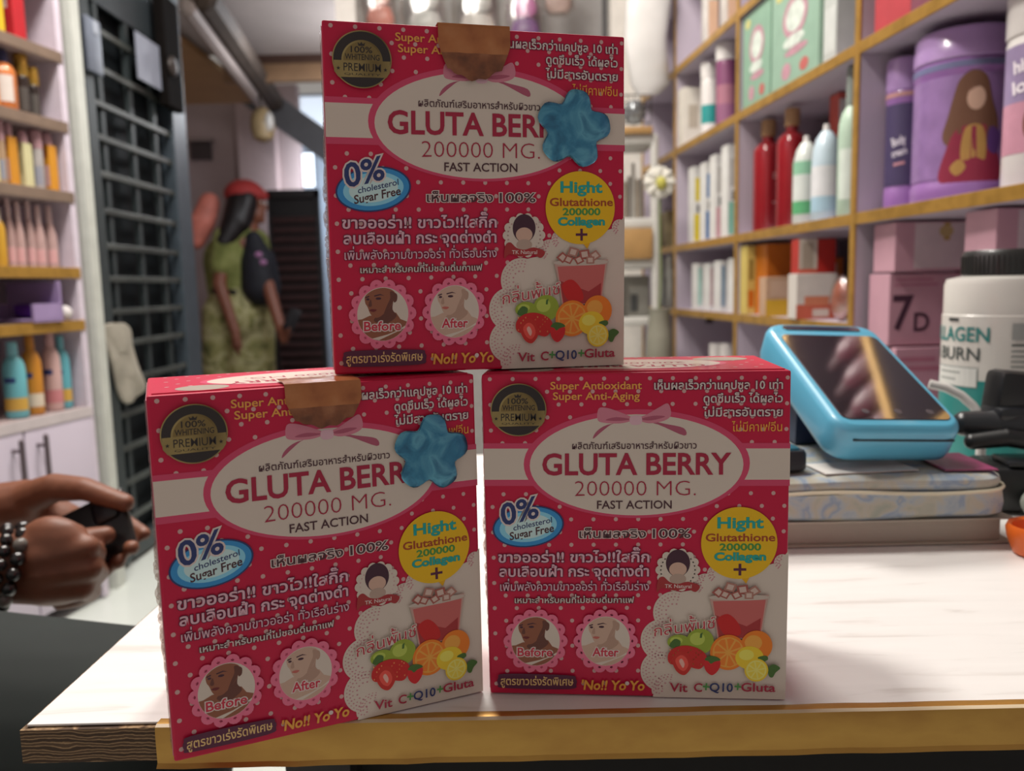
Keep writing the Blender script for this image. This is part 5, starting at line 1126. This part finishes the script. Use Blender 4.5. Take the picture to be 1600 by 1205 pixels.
mb = MB(); slab(mb, .088, sl, [(0, .0002), (.0004, .0008)], M('#0b0a0d', .06, coat=1, noise=0), .007); sc = mb.build('screen', t); sc['label'] = 'glossy dark touch screen'; sc.data.materials[0].node_tree.nodes['Principled BSDF'].inputs['IOR'].default_value = 1.9
mb = MB(); 
for x, m in ((-.022, 1), (.004, 0), (.030, 1)): mb.lathe([(.003, .0009), (.003, .00095)], M('#4f4a50', .4), 16, c=(x, -sl/2+.010, 0))
mb.build('touch_keys', sc)
mb = MB(); slab(mb, .072, .008, [(0, .0002), (.0004, .0007)], M('#1a2a44', .2, coat=.6), .0039, Matrix.Translation((0, sl/2+.0125, 0))); mb.build('status_window', t)
mb = MB(); mb.box((.002, -bl_/2+.006, -.0105), (.080, .0012, .0016), M('#10222c', .5)); mb.build('card_slot', t)
mb = MB(); inv = T4.inverted()
hump = [inv @ V(q) for q in ((.245, .700, OT+.001), (.300, .705, OT+.001), (.300, .755, OT+.001), (.245, .75, OT+.001))]
top_ = [V((q.x, q.y, -.0335)) for q in (inv @ V((.245, .690, .64)), inv @ V((.300, .695, .64)), inv @ V((.300, .745, .655)), inv @ V((.245, .74, .655)))]
vs = [mb.bm.verts.new(q) for q in hump+top_]; i = mb.mi(M('#1d2a44', .5))
for f in ((0, 1, 2, 3), (7, 6, 5, 4), (0, 4, 5, 1), (1, 5, 6, 2), (2, 6, 7, 3), (3, 7, 4, 0)): mb.bm.faces.new([vs[k] for k in f]).material_index = i
mb.build('printer_hump', t, smooth=False)
# white and teal collagen jar
jc = V((.505, .835, TT+.0006)); R = .058; JH = .196
t = thing('supplement_jar', 'large white jar with teal base and black lid behind the blue terminal', 'jar', jc, -math.atan2(jc.x, jc.y))
jw, jt = M('#d6d3cc', .35, coat=.3, noise=.02), M('#2a8580', .4, coat=.2)
MB().lathe([(R*.93, 0), (R*.99, .004), (R, .010), (R, JH*.80), (R*.985, JH*.805), (R*.985, JH*.955), (R*.95, JH*.985), (R*.72, JH)], jw, 56).build('body', t)
MB().lathe([(R*1.005, .008), (R*1.005, JH*.475)], jt, 56).build('teal_band', t)
mb = MB(); lidm = M('#262625', .4, coat=.2, noise=.1); mb.lathe([(R*.68, JH*.995), (R*.72, JH*1.005), (R*.72, JH+.022), (R*.67, JH+.0255)], lidm, 64)
for k in range(60): a = 2*PI*k/60; mb.box((R*.722*math.cos(a), R*.722*math.sin(a), JH+.011), (.0012, .0012, .018), lidm, rot=Matrix.Rotation(a, 3, 'Z'))
mb.build('lid', t)
pr = Print(lambda x, y: (x, -y), base=.0003); tl, gr = M('#2f7f7c', .5), M('#4a5250', .5)
pr.text('COLLAGEN', -.106, -.132, -.013, .0135, tl, .02); pr.text('& BURN', -.088, -.113, -.021, .0125, gr, .012, up=False)
pr.poly([(-.078, -.106), (-.022, -.106), (-.022, -.086), (-.078, -.086)], M('#8d9794', .5)); pr.poly([(-.077, -.1052), (-.0228, -.1052), (-.0228, -.0868), (-.077, -.0868)], M('#d3d4cf', .5))
for z, x in ((-.099, -.04), (-.092, -.045)): pr.poly([(-.07, z), (x, z), (x, z-.0022), (-.07, z-.0022)], M('#9da19c', .5))
pr.poly([(-.058, -.1515), (-.044, -.1515), (-.044, -.1545), (-.058, -.1545)], M('#2d2f2f', .5))
pr.poly([(.006, -.150), (.06, -.150), (.06, -.134), (.006, -.134)], M('#9a9c99', .5)); pr.poly([(.006, -.130), (.06, -.130), (.06, -.128), (.006, -.128)], gr)
for k in range(6): pr.poly([(.006, -.124+.005*k), (.03+.02*((k*7) % 3)/3, -.124+.005*k), (.03+.02*((k*7) % 3)/3, -.1225+.005*k), (.006, -.1225+.005*k)], M('#7d827f', .5))
pr.bend(R).build('lettering', t)
# white curved strip, black gadget, orange ring, crumpled thing
ar = [at(1452, 600, .77), at(1478, 606, .765), at(1502, 618, .76), at(1520, 634, .755), at(1530, 648, .75), at(1534, 672, .745)]
mb = MB(); mb.tube(ar, .0042, M('#d9d6d2', .35), 10); b_ = ar[-1]; mb.tube([b_, V((b_.x, b_.y, TT+.0045))], .0042, M('#d9d6d2', .35), 10); tag(mb.build('white_cable', None), 'white curved cable between terminal and jar', 'cable')
t = thing('black_scanner', 'black handheld gadget with raised head at the right end of the counter', 'device', (.40, .69, TT+.0008)); bk = M('#17181a', .38, noise=.1); bk2 = M('#24262a', .3)
q = lambda px, py, y: at(px, py, y)-t.location
mb = MB(); mb.limb([q(1508, 662, .70), q(1560, 664, .69), q(1640, 672, .68)], [.011, .013, .014], bk2, 16); mb.build('grip', t)
mb = MB(); mb.box(q(1592, 615, .70)+V((0, 0, -.002)), (.05, .03, .042), bk, .006, rot=Matrix.Rotation(.12, 3, 'Y')); mb.box(q(1600, 645, .695), (.06, .034, .014), bk2, .005); mb.build('head', t)
mb = MB(); c0 = q(1560, 715, .68); mb.box((c0.x+.028, c0.y, .020), (.088, .06, .038), bk, .007, rot=Matrix.Rotation(-.15, 3, 'Z')); mb.box((c0.x+.03, c0.y-.01, .0415), (.065, .035, .005), bk2, .002, rot=Matrix.Rotation(-.15, 3, 'Z')); mb.build('base', t)
mb = MB(); mb.limb([q(1520, 690, .685), q(1575, 684, .675), q(1640, 694, .665)], [.007, .008, .008], bk, 12); mb.build('strap', t)
mb = MB(); p = at(1616, 865, .56); p = onz(1616, 862, TT)
mb.lathe([(.013, .0005), (.0175, .001), (.0215, .012), (.0225, .018), (.0210, .0215), (.0185, .0200), (.0165, .012), (.012, .004), (.001, .0035)], M('#d9641a', .4, coat=.3), 36); o = mb.build('orange_cup', None); o.location = (.3705, .5580, TT+.0006); tag(o, 'small orange plastic cup at the right picture edge', 'cup')
mb = MB(); p = onz(1610, 812, TT); mb.ell((0, 0, .016), (.022, .02, .0155), M('#8f938a', .6, noise=.3, nscale=60, bump=.8), 18); o = mb.build('crumpled_wrapper', None); o.location = (p.x+.006, p.y-.016, TT+.0008); tag(o, 'crumpled grey wrapper behind the orange cup', 'wrapper')
